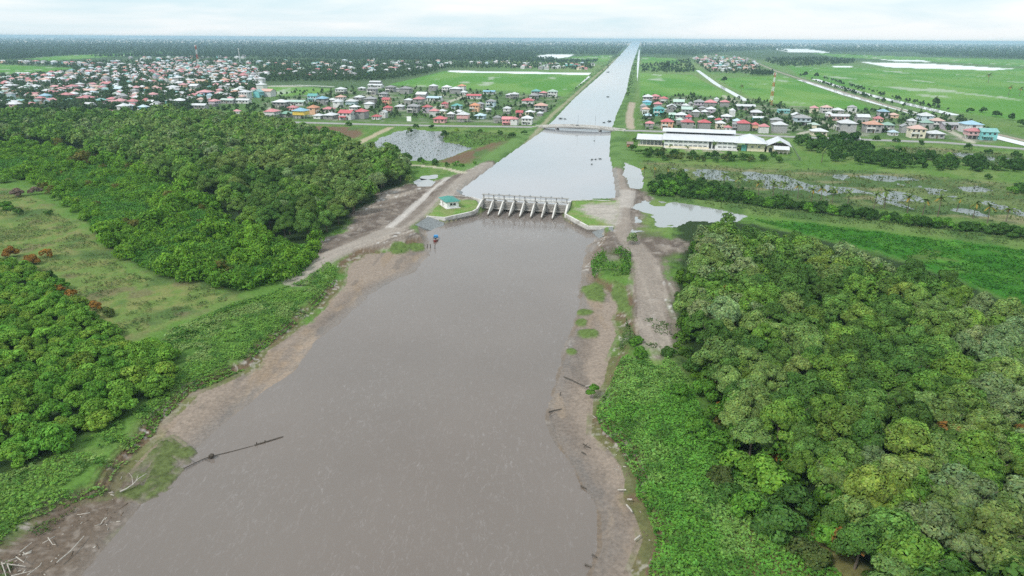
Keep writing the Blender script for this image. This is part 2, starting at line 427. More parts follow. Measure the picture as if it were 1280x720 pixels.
PADDIES = [W([(484, 106), (527, 96), (555, 89), (741, 91.5), (722, 110), (711, 121), (640, 114), (560, 110)]),
           W([(799, 91.5), (865, 93.5), (895, 110), (925, 128), (900, 125), (842, 121.5), (800, 121.5)]),
           W([(802, 71), (845, 73), (850, 80), (802, 79)]),
           W([(893, 98), (985, 94.5), (1098, 138), (1010, 136), (960, 133)]),
           W([(985, 83), (1160, 87), (1500, 97), (1500, 160), (1290, 152), (1195, 140), (1000, 97)]),
           W([(300, 113), (345, 108), (420, 110.5), (398, 117), (360, 120), (318, 122)]),
           W([(-150, 82), (0, 80.5), (60, 83.5), (95, 85), (40, 92), (-150, 95)]),
           W([(30, 73), (90, 69), (220, 64.5), (226, 66.3), (140, 71), (60, 76)]),
           W([(714, 71), (766, 69), (760, 77), (708, 77)]),
           W([(1010, 66), (1140, 71), (1290, 75), (1500, 80), (1500, 90), (1290, 84), (1160, 77), (1050, 72)]),
           W([(1150, 82), (1500, 92), (1500, 97), (1160, 88)])]
PALE = [W([(561, 88.3), (739, 91.2), (736, 93.6), (561, 90.2)]),
        W([(672, 69.5), (687, 67.8), (718, 68), (712, 71), (690, 74), (674, 73)]),
        W([(1076, 77.5), (1110, 78.5), (1160, 79.5), (1267, 86), (1240, 88), (1150, 85.5), (1110, 84)]),
        W([(963, 60.5), (1010, 61.5), (1038, 65), (1030, 66.2), (985, 65)]),
        W([(1100, 74.3), (1155, 75.5), (1163, 77.6), (1120, 76.6)]),
        W([(1040, 82.6), (1065, 82.8), (1065, 84), (1042, 83.8)])]
TOWN = W([(-200, 100), (0, 98), (60, 94), (110, 88), (200, 80), (320, 86), (335, 100), (318, 112), (318, 122), (280, 130), (215, 140), (120, 144), (0, 140), (-200, 146)])
TOWN2 = W([(325, 122), (400, 118), (440, 110), (490, 108), (600, 114), (708, 122), (690, 140), (678, 154), (640, 155), (480, 153), (330, 149)])
TOWN3 = W([(803, 121), (860, 119), (940, 124), (985, 132), (1100, 138), (1200, 145), (1260, 168), (1240, 178), (1080, 171), (980, 168), (803, 161)])
TOWN4 = W([(862, 72), (900, 68), (935, 72), (965, 84), (935, 92), (885, 90)])
YARD = W([(800, 186), (840, 190), (925, 193), (1000, 193), (990, 172), (975, 168), (900, 166), (800, 166)])

ROADL = W([(-300, 134), (-60, 139), (0, 142), (160, 147), (320, 151.5), (480, 156), (560, 157.4), (640, 158.3), (672, 159)], 2.6)
ROADR = W([(775, 163), (800, 163.5), (900, 167), (977, 170.5), (1067, 174), (1177, 178), (1290, 187), (1500, 205)], 2.6)
PATHL = W([(489, 159), (462, 172), (440, 183), (421, 193), (405, 203)])
PATHL2 = W([(508, 205.5), (535, 208), (560, 211), (580, 218)])
LANER = W([(790, 129), (787, 145), (788, 161)])
CANALTRACK = W([(604, 222), (655, 183), (672, 165), (690, 145), (720, 118), (745, 95), (775, 70)])
BIGROAD = W([(940, 76), (968, 88), (992, 96), (1060, 117), (1130, 138), (1200, 157), (1290, 178), (1500, 228)], 2.3)
LANES = [W([(905, 120), (935, 138), (955, 150)]), W([(1150, 155), (1180, 160), (1215, 178)]), W([(1010, 145), (1040, 158), (1000, 167)]), W([(325, 148), (338, 135), (400, 125)]),
         W([(438, 124), (480, 116)]), W([(500, 130), (560, 118)]), W([(540, 136), (580, 120)]), W([(320, 110), (240, 115)]), W([(275, 104), (330, 108), (420, 108)])]
DITCHES = [W([(799.2, 62), (798, 75), (795, 95), (791, 121)]), W([(872, 88), (895, 105), (933, 126)]), W([(1000, 100), (1060, 119.5), (1136, 140), (1200, 160), (1262, 176), (1320, 190)]),
           W([(1018, 99), (1050, 109), (1097, 121.5), (1150, 134), (1195, 144.5)]), W([(738, 95), (724, 108), (711, 119)])]

sl_a = np.array(at(604, 262, 0)); sl_b = np.array(at(708, 268, 0)); sl_c = (sl_a + sl_b) / 2


def terrain(x, y, want_col=True):
    D = np.hypot(x, y)
    amp = np.clip(1 - (D - 220) / 200, 0, 1)
    n1 = fbm(x / 14, y / 14, 1); n2 = fbm(x / 3.1, y / 3.1, 2); n3 = fbm(x / 55, y / 55, 3); n4 = fbm(x / 0.9, y / 0.9, 4, 3)
    px = np.maximum(D / F * 1.3, 0.02)                       # size of the mesh cells here
    near_sl = np.hypot(x - sl_c[0], y - sl_c[1])
    hard = sst(52, 40, near_sl)
    wob = ((n1 - .5) * 5 + (n2 - .5) * 3) * np.clip(D / 160, .5, 1.3) * (1 - hard)
    s_riv = sdist(RIVER, x, y); s_ml = sdist(MUDL, x, y, 40); s_mr = sdist(MUDR, x, y, 40)
    low = np.maximum(s_riv, np.maximum(s_ml, s_mr) + wob * .6)
    wid = lerp(3.0 + n1 * 3, 0.5, hard)
    s_sh = s_riv + wob * .5
    z_low = np.where(s_sh > 0, -0.04 - 0.05 * np.clip(s_sh, 0, 25), 0.03 + 0.045 * np.clip(-s_sh, 0, 25) + amp * .16 * (n2 - .5))
    z_land = 2.0 + amp * (0.9 * (n1 - .5) + 0.5 * (n2 - .5)) * (1 - hard) + .4 * hard
    t = sst(0, 1, -low / wid)
    z = lerp(z_low, z_land, t)
    # canal cut and its embankments
    s_can = sdist(CANAL, x, y, 90)
    wc = lerp(np.maximum(5.0, px * 2.2), 0.5, hard)
    bank = np.exp(-((-s_can - 10) / 6.0) ** 2) * np.clip(1.6 - D / 2500, 0, 1) * (1 - hard)
    z = z + bank * 1.1 * (s_can < 0)
    tc = sst(0, 1, (-s_can + 1.0 * (n1 - .5) * (1 - hard)) / wc)
    inland = low < 0
    z = np.where(inland, lerp(0.5, z, tc), z)
    # ponds
    ponds = [sdist(P, x, y, 25) for P in (PONDL, PUDDLE1, PUDDLE2, PONDR, CHANR)]
    for i, s in enumerate(ponds):
        ss = s + ((n1 - .5) * 6 + (n2 - .5) * 3) * (1.0 if i in (0, 3) else .75)
        z = np.where(s > -24, lerp(np.minimum(z, 1.45 + (i == 3) * .5 * sst(.60, .75, n1)), z, sst(0, 1, -ss / 3.0)), z)
    s_m1 = sdist(MARSH1, x, y, 40); s_m2 = sdist(MARSH2, x, y, 40)
    wetn = fbm(x / 11, y / 17, 21, 5)
    core1 = sdist(W([(1040, 232), (1075, 216), (1130, 212), (1200, 232), (1215, 262), (1150, 268), (1060, 258)]), x, y, 60)
    core2 = sdist(W([(790, 200), (870, 208), (980, 222), (1060, 236), (1050, 242), (960, 228), (860, 216), (800, 212)]), x, y, 40)
    zm = 1.88 + (wetn - .5) * 1.1 - .20 * sst(-35, 25, core1) - .13 * sst(-12, 6, core2)
    z = np.where(s_m1 > 0, lerp(z, zm, sst(0, 15, s_m1)), z)
    zm2 = 1.83 + (wetn - .5) * 1.0
    z = np.where(s_m2 > 0, lerp(z, zm2, sst(0, 12, s_m2)), z)
    s_dy = sdist(DYKE, x, y, 30)
    z = z + 1.1 * sst(-2, 5, s_dy + wob * .2)
    z = np.where(D > 700, np.where(s_can > -60, z, 2.0), z)
    if not want_col:
        return z
    # ---------------------------------------------------- colours
    def C(*c): return np.array(c)[None, :]

    def ov(col, c, m):
        return col + (c - col) * m[:, None]
    g1, g2, g3 = C(.080, .155, .030), C(.120, .175, .050), C(.045, .098, .020)
    col = g1 + (g2 - g1) * sst(.45, .7, n1)[:, None]; col = ov(col, g3, sst(.52, .75, n2) * .7)
    rough = np.full(x.shape, .9)
    far = sst(650, 1000, D)
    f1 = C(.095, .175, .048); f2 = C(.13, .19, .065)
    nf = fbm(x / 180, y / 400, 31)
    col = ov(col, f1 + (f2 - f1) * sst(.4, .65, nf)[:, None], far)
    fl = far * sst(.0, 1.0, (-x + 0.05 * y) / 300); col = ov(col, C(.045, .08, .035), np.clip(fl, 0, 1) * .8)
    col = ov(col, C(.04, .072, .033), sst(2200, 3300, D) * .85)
    # forest floors
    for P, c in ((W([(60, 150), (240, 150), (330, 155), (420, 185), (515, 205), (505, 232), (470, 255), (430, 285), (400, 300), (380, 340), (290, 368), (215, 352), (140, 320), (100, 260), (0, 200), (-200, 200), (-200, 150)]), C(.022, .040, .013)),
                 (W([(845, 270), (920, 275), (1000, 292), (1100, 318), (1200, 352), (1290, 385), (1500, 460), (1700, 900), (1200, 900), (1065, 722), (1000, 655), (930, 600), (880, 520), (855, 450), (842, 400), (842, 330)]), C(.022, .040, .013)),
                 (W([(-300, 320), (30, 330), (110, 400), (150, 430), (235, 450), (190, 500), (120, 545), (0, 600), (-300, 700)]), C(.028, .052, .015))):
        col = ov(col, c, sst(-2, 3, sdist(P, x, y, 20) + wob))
    s = sdist(CLEAR, x, y, 30)
    cl = C(.105, .158, .040) + (C(.150, .165, .056) - C(.105, .158, .040)) * sst(.42, .68, n2)[:, None]
    cl = cl + (C(.05, .095, .028) - cl) * (sst(.55, .72, n1) * .8)[:, None]
    cl = cl + (C(.135, .112, .062) - cl) * (sst(.58, .74, fbm(x / 8, y / 8, 77)) * .7)[:, None]
    col = ov(col, cl, sst(-3, 3, s + wob))
    for P in PADDIES:
        s = sdist(P, x, y, 30)
        pd = C(.072, .190, .028) + (C(.118, .225, .048) - C(.072, .190, .028)) * sst(.42, .66, fbm(x / 60, y / 160, 41))[:, None]
        pd = pd + (C(.30, .34, .26) - pd) * (sst(.66, .76, fbm(x / 40, y / 120, 47, 5)) * .8)[:, None]
        col = ov(col, pd, sst(-1, 1, s / px))
    # patchwork seams in the big right fields
    for L in (W([(1000, 91), (1290, 101)]), W([(1060, 103), (1290, 112)]), W([(1100, 84), (1160, 88), (1290, 93)]), W([(893, 112), (1030, 111)])):
        col = ov(col, C(.05, .1, .035), sst(1.3, .5, ldist(L, x, y) / (px * 1.0)) * .5)
    for P in PALE:
        col = ov(col, C(.62, .64, .64), sst(-1, 1, sdist(P, x, y, 60) / px))
    for P, a in ((TOWN, .8), (TOWN2, .55), (TOWN3, .6), (TOWN4, .6)):
        s = sdist(P, x, y, 40)
        tc_ = C(.07, .125, .038) + (C(.26, .245, .21) - C(.07, .125, .038)) * (sst(.5, .66, fbm(x / 17, y / 17, 52, 4)) * a)[:, None]
        tc_ = tc_ + (C(.05, .09, .03) - tc_) * (sst(.55, .65, fbm(x / 25, y / 25, 57, 3)) * .6)[:, None]
        col = ov(col, tc_, sst(-8, 6, s))
    s = sdist(YARD, x, y, 20); col = ov(col, C(.11, .19, .05) + (C(.24, .23, .16) - C(.11, .19, .05)) * sst(.58, .72, n1)[:, None], sst(-2, 2, s))
    # marsh
    bn = fbm(x / 70, y / 14, 23, 4); bm = fbm(x / 6, y / 12, 25, 4)
    ms = C(.105, .140, .050) + (C(.062, .108, .034) - C(.105, .140, .050)) * sst(.42, .6, bn)[:, None]
    ms = ms + (C(.18, .165, .09) - ms) * (sst(.55, .68, fbm(x / 45, y / 10, 27, 4)) * .8)[:, None]
    ms = ms + (C(.045, .085, .025) - ms) * (sst(.52, .66, bm) * .7)[:, None]
    mk = np.maximum(sst(-6, 6, s_m1), sst(-6, 6, s_m2)); col = ov(col, ms, mk)
    for P in (W([(815, 222), (880, 228), (960, 242), (1060, 262), (1280, 288), (1280, 300), (1060, 272), (960, 260), (880, 250), (812, 246)]),):
        col = ov(col, C(.06, .10, .03), sst(-2, 2, sdist(P, x, y, 20)))
    s = sdist(WETF, x, y, 30); wf = C(.028, .112, .010) + (C(.058, .165, .020) - C(.028, .112, .010)) * sst(.45, .7, fbm(x / 9, y / 20, 61))[:, None]
    wf = wf + (C(.08, .08, .03) - wf) * (sst(.62, .75, n1) * .5)[:, None]
    wf = wf * (.65 + .7 * n2[:, None]) * (.8 + .4 * n1[:, None]); col = ov(col, wf, sst(-2, 2, s + wob))
    dy = C(.095, .150, .042) + (C(.055, .105, .028) - C(.095, .150, .042)) * sst(.45, .65, n1)[:, None]
    col = ov(col, dy, sst(-2, 1, s_dy + wob * .3))
    for P in (BROWN1, BROWN2):
        br = C(.125, .082, .050) + (C(.07, .11, .035) - C(.125, .082, .050)) * sst(.55, .68, fbm(x / 11, y / 22, 71))[:, None]
        col = ov(col, br, sst(-3, 3, sdist(P, x, y, 30) + wob))
    # canal banks
    bk = np.exp(-((-s_can - 9) / 9.0) ** 2) * (s_can < 2) * (low < -3)
    col = ov(col, C(.10, .175, .05) + (C(.06, .12, .03) - C(.10, .175, .05)) * sst(.4, .65, n1)[:, None], np.clip(bk * 1.3, 0, 1) * np.clip(2 - D / 3000, 0, 1))
    col = ov(col, C(.05, .07, .03), sst(3, 0, np.abs(s_can + 1) / np.maximum(px * .7, 1)) * .6 * (low < -3) * (near_sl > 60))
    # earth works: streaky graded dirt
    for P, ang in ((DIRTL, math.radians(57)), (DIRTR, math.radians(86))):
        s = sdist(P, x, y, 30)
        u = x * math.cos(ang) + y * math.sin(ang); v = -x * math.sin(ang) + y * math.cos(ang)
        st = fbm(v / 1.5, u / 26, 81, 4); st2 = fbm(v / 3.5, u / 11, 83, 5); cl_ = fbm(x / 2.2, y / 2.2, 85, 4)
        dc = C(.165, .136, .112) + (C(.285, .246, .209) - C(.165, .136, .112)) * sst(.45, .68, st)[:, None]
        dc = dc + (C(.10, .083, .07) - dc) * (sst(.5, .66, st2) * .85)[:, None]
        dc = dc + (C(.46, .44, .42) - dc) * (sst(.66, .74, cl_) * sst(.45, .6, st) * .8)[:, None]
        m = sst(-1.5, 1.5, s + wob * .7)
        col = ov(col, dc, m); z = z + m * amp * (st * .35 + cl_ * .3)
    for P in (W([(738, 302), (765, 292), (800, 288), (860, 303), (850, 324), (800, 328), (735, 322)]), W([(783, 213), (803, 238), (798, 262), (799, 282), (786, 288), (780, 262), (786, 240)]), W([(480, 258), (520, 240), (556, 234), (520, 268), (480, 290), (440, 300), (400, 318), (430, 290)])):
        s = sdist(P, x, y, 15); col = ov(col, C(.085, .066, .054) + (C(.20, .17, .145) - C(.085, .066, .054)) * sst(.5, .72, n2)[:, None], sst(-3, 3, s + wob) * .75)
    # graded road lines on the earthworks
    for L, w_, c in ((W([(612, 206), (585, 222), (560, 243), (535, 262), (505, 280), (460, 300), (405, 325), (370, 352)]), 3.2, C(.27, .236, .204)), (W([(560, 222), (535, 243), (505, 270), (488, 284)]), 1.0, C(.42, .39, .36)),
                     (W([(568, 225), (545, 246), (517, 270), (498, 284)]), 1.0, C(.15, .125, .105)), (W([(773, 214), (780, 245), (776, 275), (785, 300), (806, 325), (812, 360), (815, 400), (820, 428)]), 3.4, C(.235, .200, .170)),
                     (W([(768, 240), (785, 243), (780, 258)]), 3.5, C(.33, .30, .27))):
        dl = ldist(L, x, y, 20); mm = sst(w_ + 1.2, w_ - .8, dl + wob * .25)
        col = ov(col, c * (1 + .25 * (n2[:, None] - .5)), mm * .8)
    # bank revetment strip beside the forebay
    for L in (W([(628, 206), (600, 226), (579, 243)]), W([(762, 212), (764, 232), (765, 246)])):
        col = ov(col, C(.20, .183, .165) * (.8 + .5 * n2[:, None]), sst(4.5, 3.0, ldist(L, x, y, 15)) * (s_can < .5))
    # lawns beside the sluice
    for P in (LAWNL, LAWNR):
        s = sdist(P, x, y, 10); lw = C(.115, .20, .045) + (C(.16, .20, .07) - C(.115, .20, .045)) * sst(.4, .6, n2)[:, None]
        col = ov(col, lw, sst(-.3, .5, s))
    s = sdist(W([(722, 262), (735, 255), (772, 254), (775, 266), (768, 280), (750, 274)], 2.4), x, y, 12)
    col = ov(col, C(.29, .262, .23) * (.75 + .6 * fbm(x / 6, y / 1.2, 88)[:, None]), sst(-2.5, 1.5, s + (n2 - .5) * 5))
    # mud
    dsh = np.clip(-s_sh, 0, 40)
    md = C(.142, .115, .095) + (C(.215, .172, .138) - C(.142, .115, .095)) * sst(2, 9, dsh + (n1 - .5) * 8)[:, None]
    md = md + (C(.21, .158, .112) - md) * (sst(.54, .72, fbm(x / 5, y / 14, 91)) * .75)[:, None]
    md = md + (C(.095, .083, .074) - md) * (sst(.6, .72, fbm(x / 4, y / 9, 93)) * .45)[:, None]
    mm = np.maximum(sst(0, 1.2, np.maximum(s_ml, s_mr) + wob * .6), sst(-6, -4, s_riv + wob * .4))
    mm = mm * (1 - hard * sst(1, -1, s_riv)) * sst(1.9, 1.3, z)
    col = ov(col, md, mm); rough = lerp(rough, lerp(.40, .8, sst(.5, 6, dsh + (n2 - .5) * 4)), mm)
    # sandy tongue on the left flat
    sd_ = sdist(W([(330, 492), (345, 470), (372, 440), (395, 425), (372, 465), (350, 487)], .3), x, y, 10)
    col = ov(col, C(.25, .18, .122), sst(-3, 2, sd_ + (n2 - .5) * 5) * mm * .8)
    # scarp: crumbling earth and pale litter line where the bank breaks
    sc = np.exp(-((low + 1.2) / 1.5) ** 2) * (1 - hard) * sst(-30, 0, np.maximum(s_ml, s_mr))
    col = ov(col, C(.115, .080, .050), np.clip(sc * 1.3, 0, 1) * sst(.25, .45, n1))
    col = ov(col, C(.34, .31, .28), np.clip(sc, 0, 1) * sst(.58, .70, n4) * sst(.4, .6, fbm(x / 9, y / 9, 95)))
    # litter-strewn shore at the near left
    s = sdist(W([(150, 592), (137, 618), (110, 622), (60, 638), (30, 662), (-10, 690), (-120, 800), (20, 760), (97, 722), (150, 660), (185, 600)], .8), x, y, 12)
    lt = C(.105, .080, .060) + (C(.185, .155, .13) - C(.105, .080, .060)) * sst(.50, .78, n4)[:, None] * .7
    lt = lt + (C(.11, .15, .05) - lt) * (sst(.50, .62, n1) * .8)[:, None]
    col = ov(col, lt, sst(-2, 1.5, s + wob * .4) * (s_sh < .3)); 
    s = sdist(W([(205, 553), (232, 574), (207, 600), (178, 620), (160, 612), (178, 582)], .8), x, y, 8)
    gi = sst(-1.2, 1.2, s + (n2 - .5) * 7 + (n1 - .5) * 5); col = ov(col, C(.078, .100, .034) * (.6 + .8 * n4[:, None]), gi); rough = lerp(rough, .9, gi); z = z + gi * .4
    # grassy islets on the right flat
    for cx, cy, rx, ry in ((731, 389, 11, 5), (727, 402, 8, 6), (736, 416, 15, 7), (714, 438, 7, 4), (776, 375, 10, 22), (742, 364, 14, 12), (500, 312, 14, 6), (520, 309, 12, 5)):
        ax, ay = at(cx, cy, .6); bx, _ = at(cx + rx, cy, .6); _, by = at(cx, cy - ry, .6)
        e = 1 - np.sqrt(((x - ax) / (bx - ax)) ** 2 + ((y - ay) / (by - ay)) ** 2) + (n2 - .5) * .7
        g = sst(-.1, .25, e); col = ov(col, C(.085, .125, .035) * (.6 + .8 * n4[:, None]), g); rough = lerp(rough, .9, g); z = z + g * .3 * (z > 0)
    # tracks and lanes
    for L, w_, c in ((PATHL, 2.6, C(.34, .285, .20)), (PATHL2, 1.6, C(.38, .34, .26)), (LANER, 3.2, C(.34, .28, .22)), (CANALTRACK, 1.6, C(.25, .24, .15))):
        dl = ldist(L, x, y, 20); ww = np.maximum(w_, px * .8)
        col = ov(col, c * (1 + .3 * (n2[:, None] - .5)), sst(ww + px, ww - px, dl) * .9)
    for L in LANES:
        dl = ldist(L, x, y, 20); ww = np.maximum(2.5, px * .7); col = ov(col, C(.38, .35, .29), sst(ww + px, ww - px, dl) * .85)
    # worn strip along the left bank grass
        col = ov(col, C(.15, .14, .055), sst(-3, 4, sdist(W([(945, 680), (1010, 672), (1065, 715), (1090, 770), (930, 770)]), x, y, 10) + wob) * .8)
    return z, col, rough


# mesh: cells grow with distance
rows_py = np.concatenate([np.arange(49.0, 56, .5), np.arange(56, 110, 0.9), np.arange(110, 730, 1.45), np.arange(730, 1150, 5.0)])
dep = PITCH + np.arctan((rows_py - 360) / F)
rowD = (CAMH / np.tan(dep))[::-1]
rowD = np.concatenate([rowD[rowD < 34000], [38000, 60000]])
tans = np.concatenate([np.arange(-1.5, -.86, .012), np.arange(-.86, .86, 1.6 / F), np.arange(.86, 1.5, .012)])
gx = (rowD[:, None] * tans[None, :]).ravel(); gy = np.repeat(rowD, len(tans))
gz, gcol, grough = terrain(gx, gy)
nr, nc = len(rowD), len(tans)
idx = np.arange(nr * nc).reshape(nr, nc)
gf = np.stack([idx[:-1, :-1], idx[:-1, 1:], idx[1:, 1:], idx[1:, :-1]], -1).reshape(-1, 4)
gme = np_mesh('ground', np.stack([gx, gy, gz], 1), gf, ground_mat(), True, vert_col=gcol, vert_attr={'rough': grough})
tag(link('ground', gme), 'flat coastal ground of grass, mud flats, graded dirt and rice fields', 'ground', kind='structure')


def ground_z(x, y):
    return terrain(np.atleast_1d(np.asarray(x, float)), np.atleast_1d(np.asarray(y, float)), False)


def sheet(name, poly, z, mat, label, cat):
    P = [(a, b, z) for a, b in poly]
    me = bpy.data.meshes.new(name); me.from_pydata(P, [], [tuple(range(len(P)))]); me.materials.append(mat); me.update()
    return tag(link(name, me), label, cat, kind='structure')


def grow(poly, d):
    P = np.array(poly); c = P.mean(0); v = P - c; L = np.linalg.norm(v, axis=1, keepdims=True)
    return [tuple(q) for q in (P + v / L * d)]


RIVERW = water_mat('river_water', (0.122, 0.101, 0.087), 0.09, 0.08, 0.22, tint2=(0.160, 0.135, 0.118))
CANALW = water_mat('canal_water', (0.25, 0.255, 0.265), 0.05, 0.025, 0.0, (0.3, 0.6))
PONDW = water_mat('pond_water', (0.24, 0.245, 0.24), 0.08, 0.05)
MARSHW = water_mat('marsh_water', (0.10, 0.118, 0.108), 0.22, 0.2)
DITCHW = water_mat('ditch_water', (0.55, 0.55, 0.55), 0.1, 0.03)
ux, uy = (sl_b - sl_a) / np.linalg.norm(sl_b - sl_a); vx, vy = uy, -ux      # u along the sluice, v downstream


def SL(u, v, z): return (sl_a[0] + ux * u + vx * v, sl_a[1] + uy * u + vy * v, z)


g0 = SL(-40, -2.0, 0); g1_ = SL(85, -2.0, 0)
sheet('river_water', [(-260, 20), (260, 20), (260, 225), g1_[:2], g0[:2], (-260, 330)], 0.0, RIVERW, 'wide muddy grey brown river with pale froth streaks below the sluice', 'river')
c0 = SL(-34, -2.2, 0); c1 = SL(76, -2.2, 0)
cd = np.array((.1766, 1.0)); 
sheet('canal_water', [c0[:2], c1[:2], (105, 420), (110, 560), (150, 706), (220, 1009), (380, 1873), (3200, 17066), (2780, 17066), (160, 1634), (30, 905), (-10, 634), (-30, 554), (-50, 409)], 1.6, CANALW, 'long straight canal of pale water running to the horizon', 'canal')
sheet('pond_water', grow(PONDL, 8), 1.72, water_mat('ruffled_pond', (0.13, 0.145, 0.15), .16, .35, 0.0, (.5, 2.0)), 'grey green flooded pond below the coast road left of the canal', 'pond')
sheet('puddle_water', grow(PUDDLE1, 3), 1.7, PONDW, 'upper pale puddle in churned dirt beside the left forest tip', 'puddle')
sheet('puddle_water', grow(PUDDLE2, 3), 1.7, PONDW, 'lower rounder puddle in churned dirt beside the left forest tip', 'puddle')
sheet('backwater', grow(PONDR, 6), 1.72, PONDW, 'bright shallow backwater pool between the dyke and right dirt track', 'pool')
sheet('side_channel', grow(CHANR, 3), 1.71, PONDW, 'narrow water channel beside the right canal embankment', 'channel')
sheet('marsh_water', grow(MARSH1, 2), 1.725, MARSHW, 'shallow water showing in patches through the right marsh', 'marsh')
sheet('marsh_water', grow(MARSH2, 2), 1.735, MARSHW, 'white shallow water in the marsh beneath the right coast road', 'marsh')


def ribbon(line, w0, z, thick=0.0, wfun=None):
    P = [Vector((a, b)) for a, b in line]
    pts = []
    for i in range(len(P) - 1):
        n = max(1, int((P[i + 1] - P[i]).length / 25))
        pts += [P[i].lerp(P[i + 1], k / n) for k in range(n)]
    pts.append(P[-1])
    vs = []; fs = []
    for i, p in enumerate(pts):
        t = (pts[min(i + 1, len(pts) - 1)] - pts[max(i - 1, 0)]).normalized(); nrm = Vector((-t.y, t.x))
        w = wfun(p) if wfun else w0
        for s, zz, k in ((1.0, z - thick, 2.2), (1, z, 1), (-1, z, 1), (-1.0, z - thick, 2.2)):
            if thick == 0 and k > 1: continue
            e = w / 2 + (thick * 1.2 if k > 1 else 0)
            vs.append((p.x + nrm.x * s * e, p.y + nrm.y * s * e, zz))
    m = 4 if thick else 2
    for i in range(len(pts) - 1):
        for k in range(m - 1):
            a = i * m + k; fs.append((a, a + 1, a + 1 + m, a + m))
    return vs, fs


def rib_obj(name, line, w, z, mat, label, cat, thick=0.0, wfun=None):
    vs, fs = ribbon(line, w, z, thick, wfun)
    mb = MB(); mb.add(vs, fs); o = mb.build(name, mat); return tag(o, label, cat, kind='structure')


ASPH = surf('worn_road', (0.25, 0.245, 0.235), 0.85, 0.4, 0.15, stain=((.2, .19, .17), .5))
VERGE = surf('road_verge', (0.075, 0.135, 0.035), 0.9, 0.5, 0.3, stain=((.17, .16, .1), .5))
DIRTM = surf('packed_dirt', (0.24, 0.21, 0.165), 0.9, 0.3, 0.15)
rib_obj('road_verge', ROADL, 15, 2.55, VERGE, 'grassy verge carrying the coast road left of the bridge', 'verge', .6)
rib_obj('road_verge', ROADR, 15, 2.55, VERGE, 'grassy verge carrying the coast road right of the bridge', 'verge', .6)
rib_obj('road', ROADL, 8.5, 2.75, ASPH, 'pale coast road left of the bridge below the village', 'road', .18)
rib_obj('road', ROADR, 8.5, 2.75, ASPH, 'pale coast road right of the bridge below the village', 'road', .18)
rib_obj('embankment_verge', BIGROAD, 26, 2.2, VERGE, 'green strip between twin ditches right of the rice fields', 'verge', .2)
rib_obj('dirt_road', BIGROAD, 6, 2.4, DIRTM, 'long beige dirt road between twin ditches across the right fields', 'road', .18)
dl = ['thin bright ditch running along the right canal bank', 'bright ditch slanting between two rice fields to the right village', 'wider bright ditch on the near side of the dirt road', 'bright ditch on the far side of the dirt road', 'short bright ditch along the left canal bank']
for L, w_, lb in zip(DITCHES, (8, 9, 12, 13, 7), dl):
    rib_obj('ditch_water', L, w_, 2.28 if 'dirt' in lb else 2.12, DITCHW, lb, 'ditch')
# ------------------------------------------------------------------ sluice
LEN = float(np.linalg.norm(sl_b - sl_a)); NB = 8; BP = LEN / NB
sl = empty('sluice_gate', SL(LEN / 2, 0, 0), 0, 'concrete sluice with eight gates and slanting piers across the river head', 'sluice')
off = Vector(sl.location)


def PL(u, v, z): p = SL(u, v, z); return (p[0] - off.x, p[1] - off.y, p[2] - off.z)


def ubox(mb, u0, u1, v0, v1, z0, z1):
    return mb.profile([(v0, z0), (v1, z0), (v1, z1), (v0, z1)], u0, u1, PL)


for i in range(NB + 1):
    u = i * BP
    if i in (0, NB):
        continue
    mb = MB(); mb.profile([(-7, -1.5), (11.5, -1.5), (11.5, .55), (10.4, 1.2), (2.2, 4.7), (-7, 4.7)], u - .27, u + .27, PL)
    pr = mb.build('pier', CONC_L, sl)
    mb = MB(); mb.profile([(8.5, -1.4), (11.53, -1.4), (11.53, .5), (8.5, .5)], u - .29, u + .29, PL); mb.build('waterline_stain', surf('wet_concrete', (.11, .09, .07), .6, 2, .2) if i == 1 else bpy.data.materials['wet_concrete'], pr)
GATEM = surf('gate_plate', (0.30, 0.285, 0.262), 0.75, .7, 0.15, .2, stain=((.13, .11, .09), .6))
for i in range(NB):
    u0, u1 = i * BP + .46, (i + 1) * BP - .46
    mb = MB(); ubox(mb, u0, u1, -.9, -.55, 1.15, 4.25)
    for k in range(1, 4): ubox(mb, u0 + .05, u1 - .05, -.548, -.40, 1.15 + k * .78 - .07, 1.15 + k * .78 + .07)
    mb.build('gate', GATEM, sl)
    mb = MB(); ubox(mb, u0, u1, -.4, .75, .55, 1.1); mb.build('sill_beam', CONC_L, sl)
    mb = MB(); ubox(mb, u0, u1, -6.4, -6.0, -1, .6); mb.build('floor_sill', CONC, sl)
mb = MB(); ubox(mb, -.9, LEN + .9, -4.6, -1.3, 4.72, 5.05); mb.build('service_deck', CONC_L, sl)
for i in range(NB + 1):
    mb = MB(); u = min(max(i * BP, .1), LEN - .1)
    ubox(mb, u - .2, u + .2, -1.28, -.72, 4.72, 7.0); mb.build('gantry_post', CONC, sl)
mb = MB(); ubox(mb, -.7, LEN + .7, -1.75, -.25, 7.01, 7.28); mb.build('gantry_beam', CONC, sl)
for i in range(NB):
    u = (i + .5) * BP
    mb = MB(); ubox(mb, u - .3, u + .3, -1.35, -.65, 7.29, 7.6); mb.tube([PL(u, -1, 7.55), PL(u, -1, 7.95)], .06, 6)
    h = mb.build('hoist', STEEL, sl)
    mb = MB(); mb.tube([PL(u, -.72, 4.3), PL(u, -.98, 7.0)], .035, 5); mb.build('lifting_rod', STEEL, sl)
mb = MB()
for z in (6.0, 6.55): mb.tube([PL(-.6, -1.4, z), PL(LEN + .6, -1.4, z)], .05, 4)
for i in range(NB * 2 + 1): mb.tube([PL(i * BP / 2, -1.4, 5.05), PL(i * BP / 2, -1.4, 6.55)], .045, 4)
mb.build('handrail', STEEL, sl)
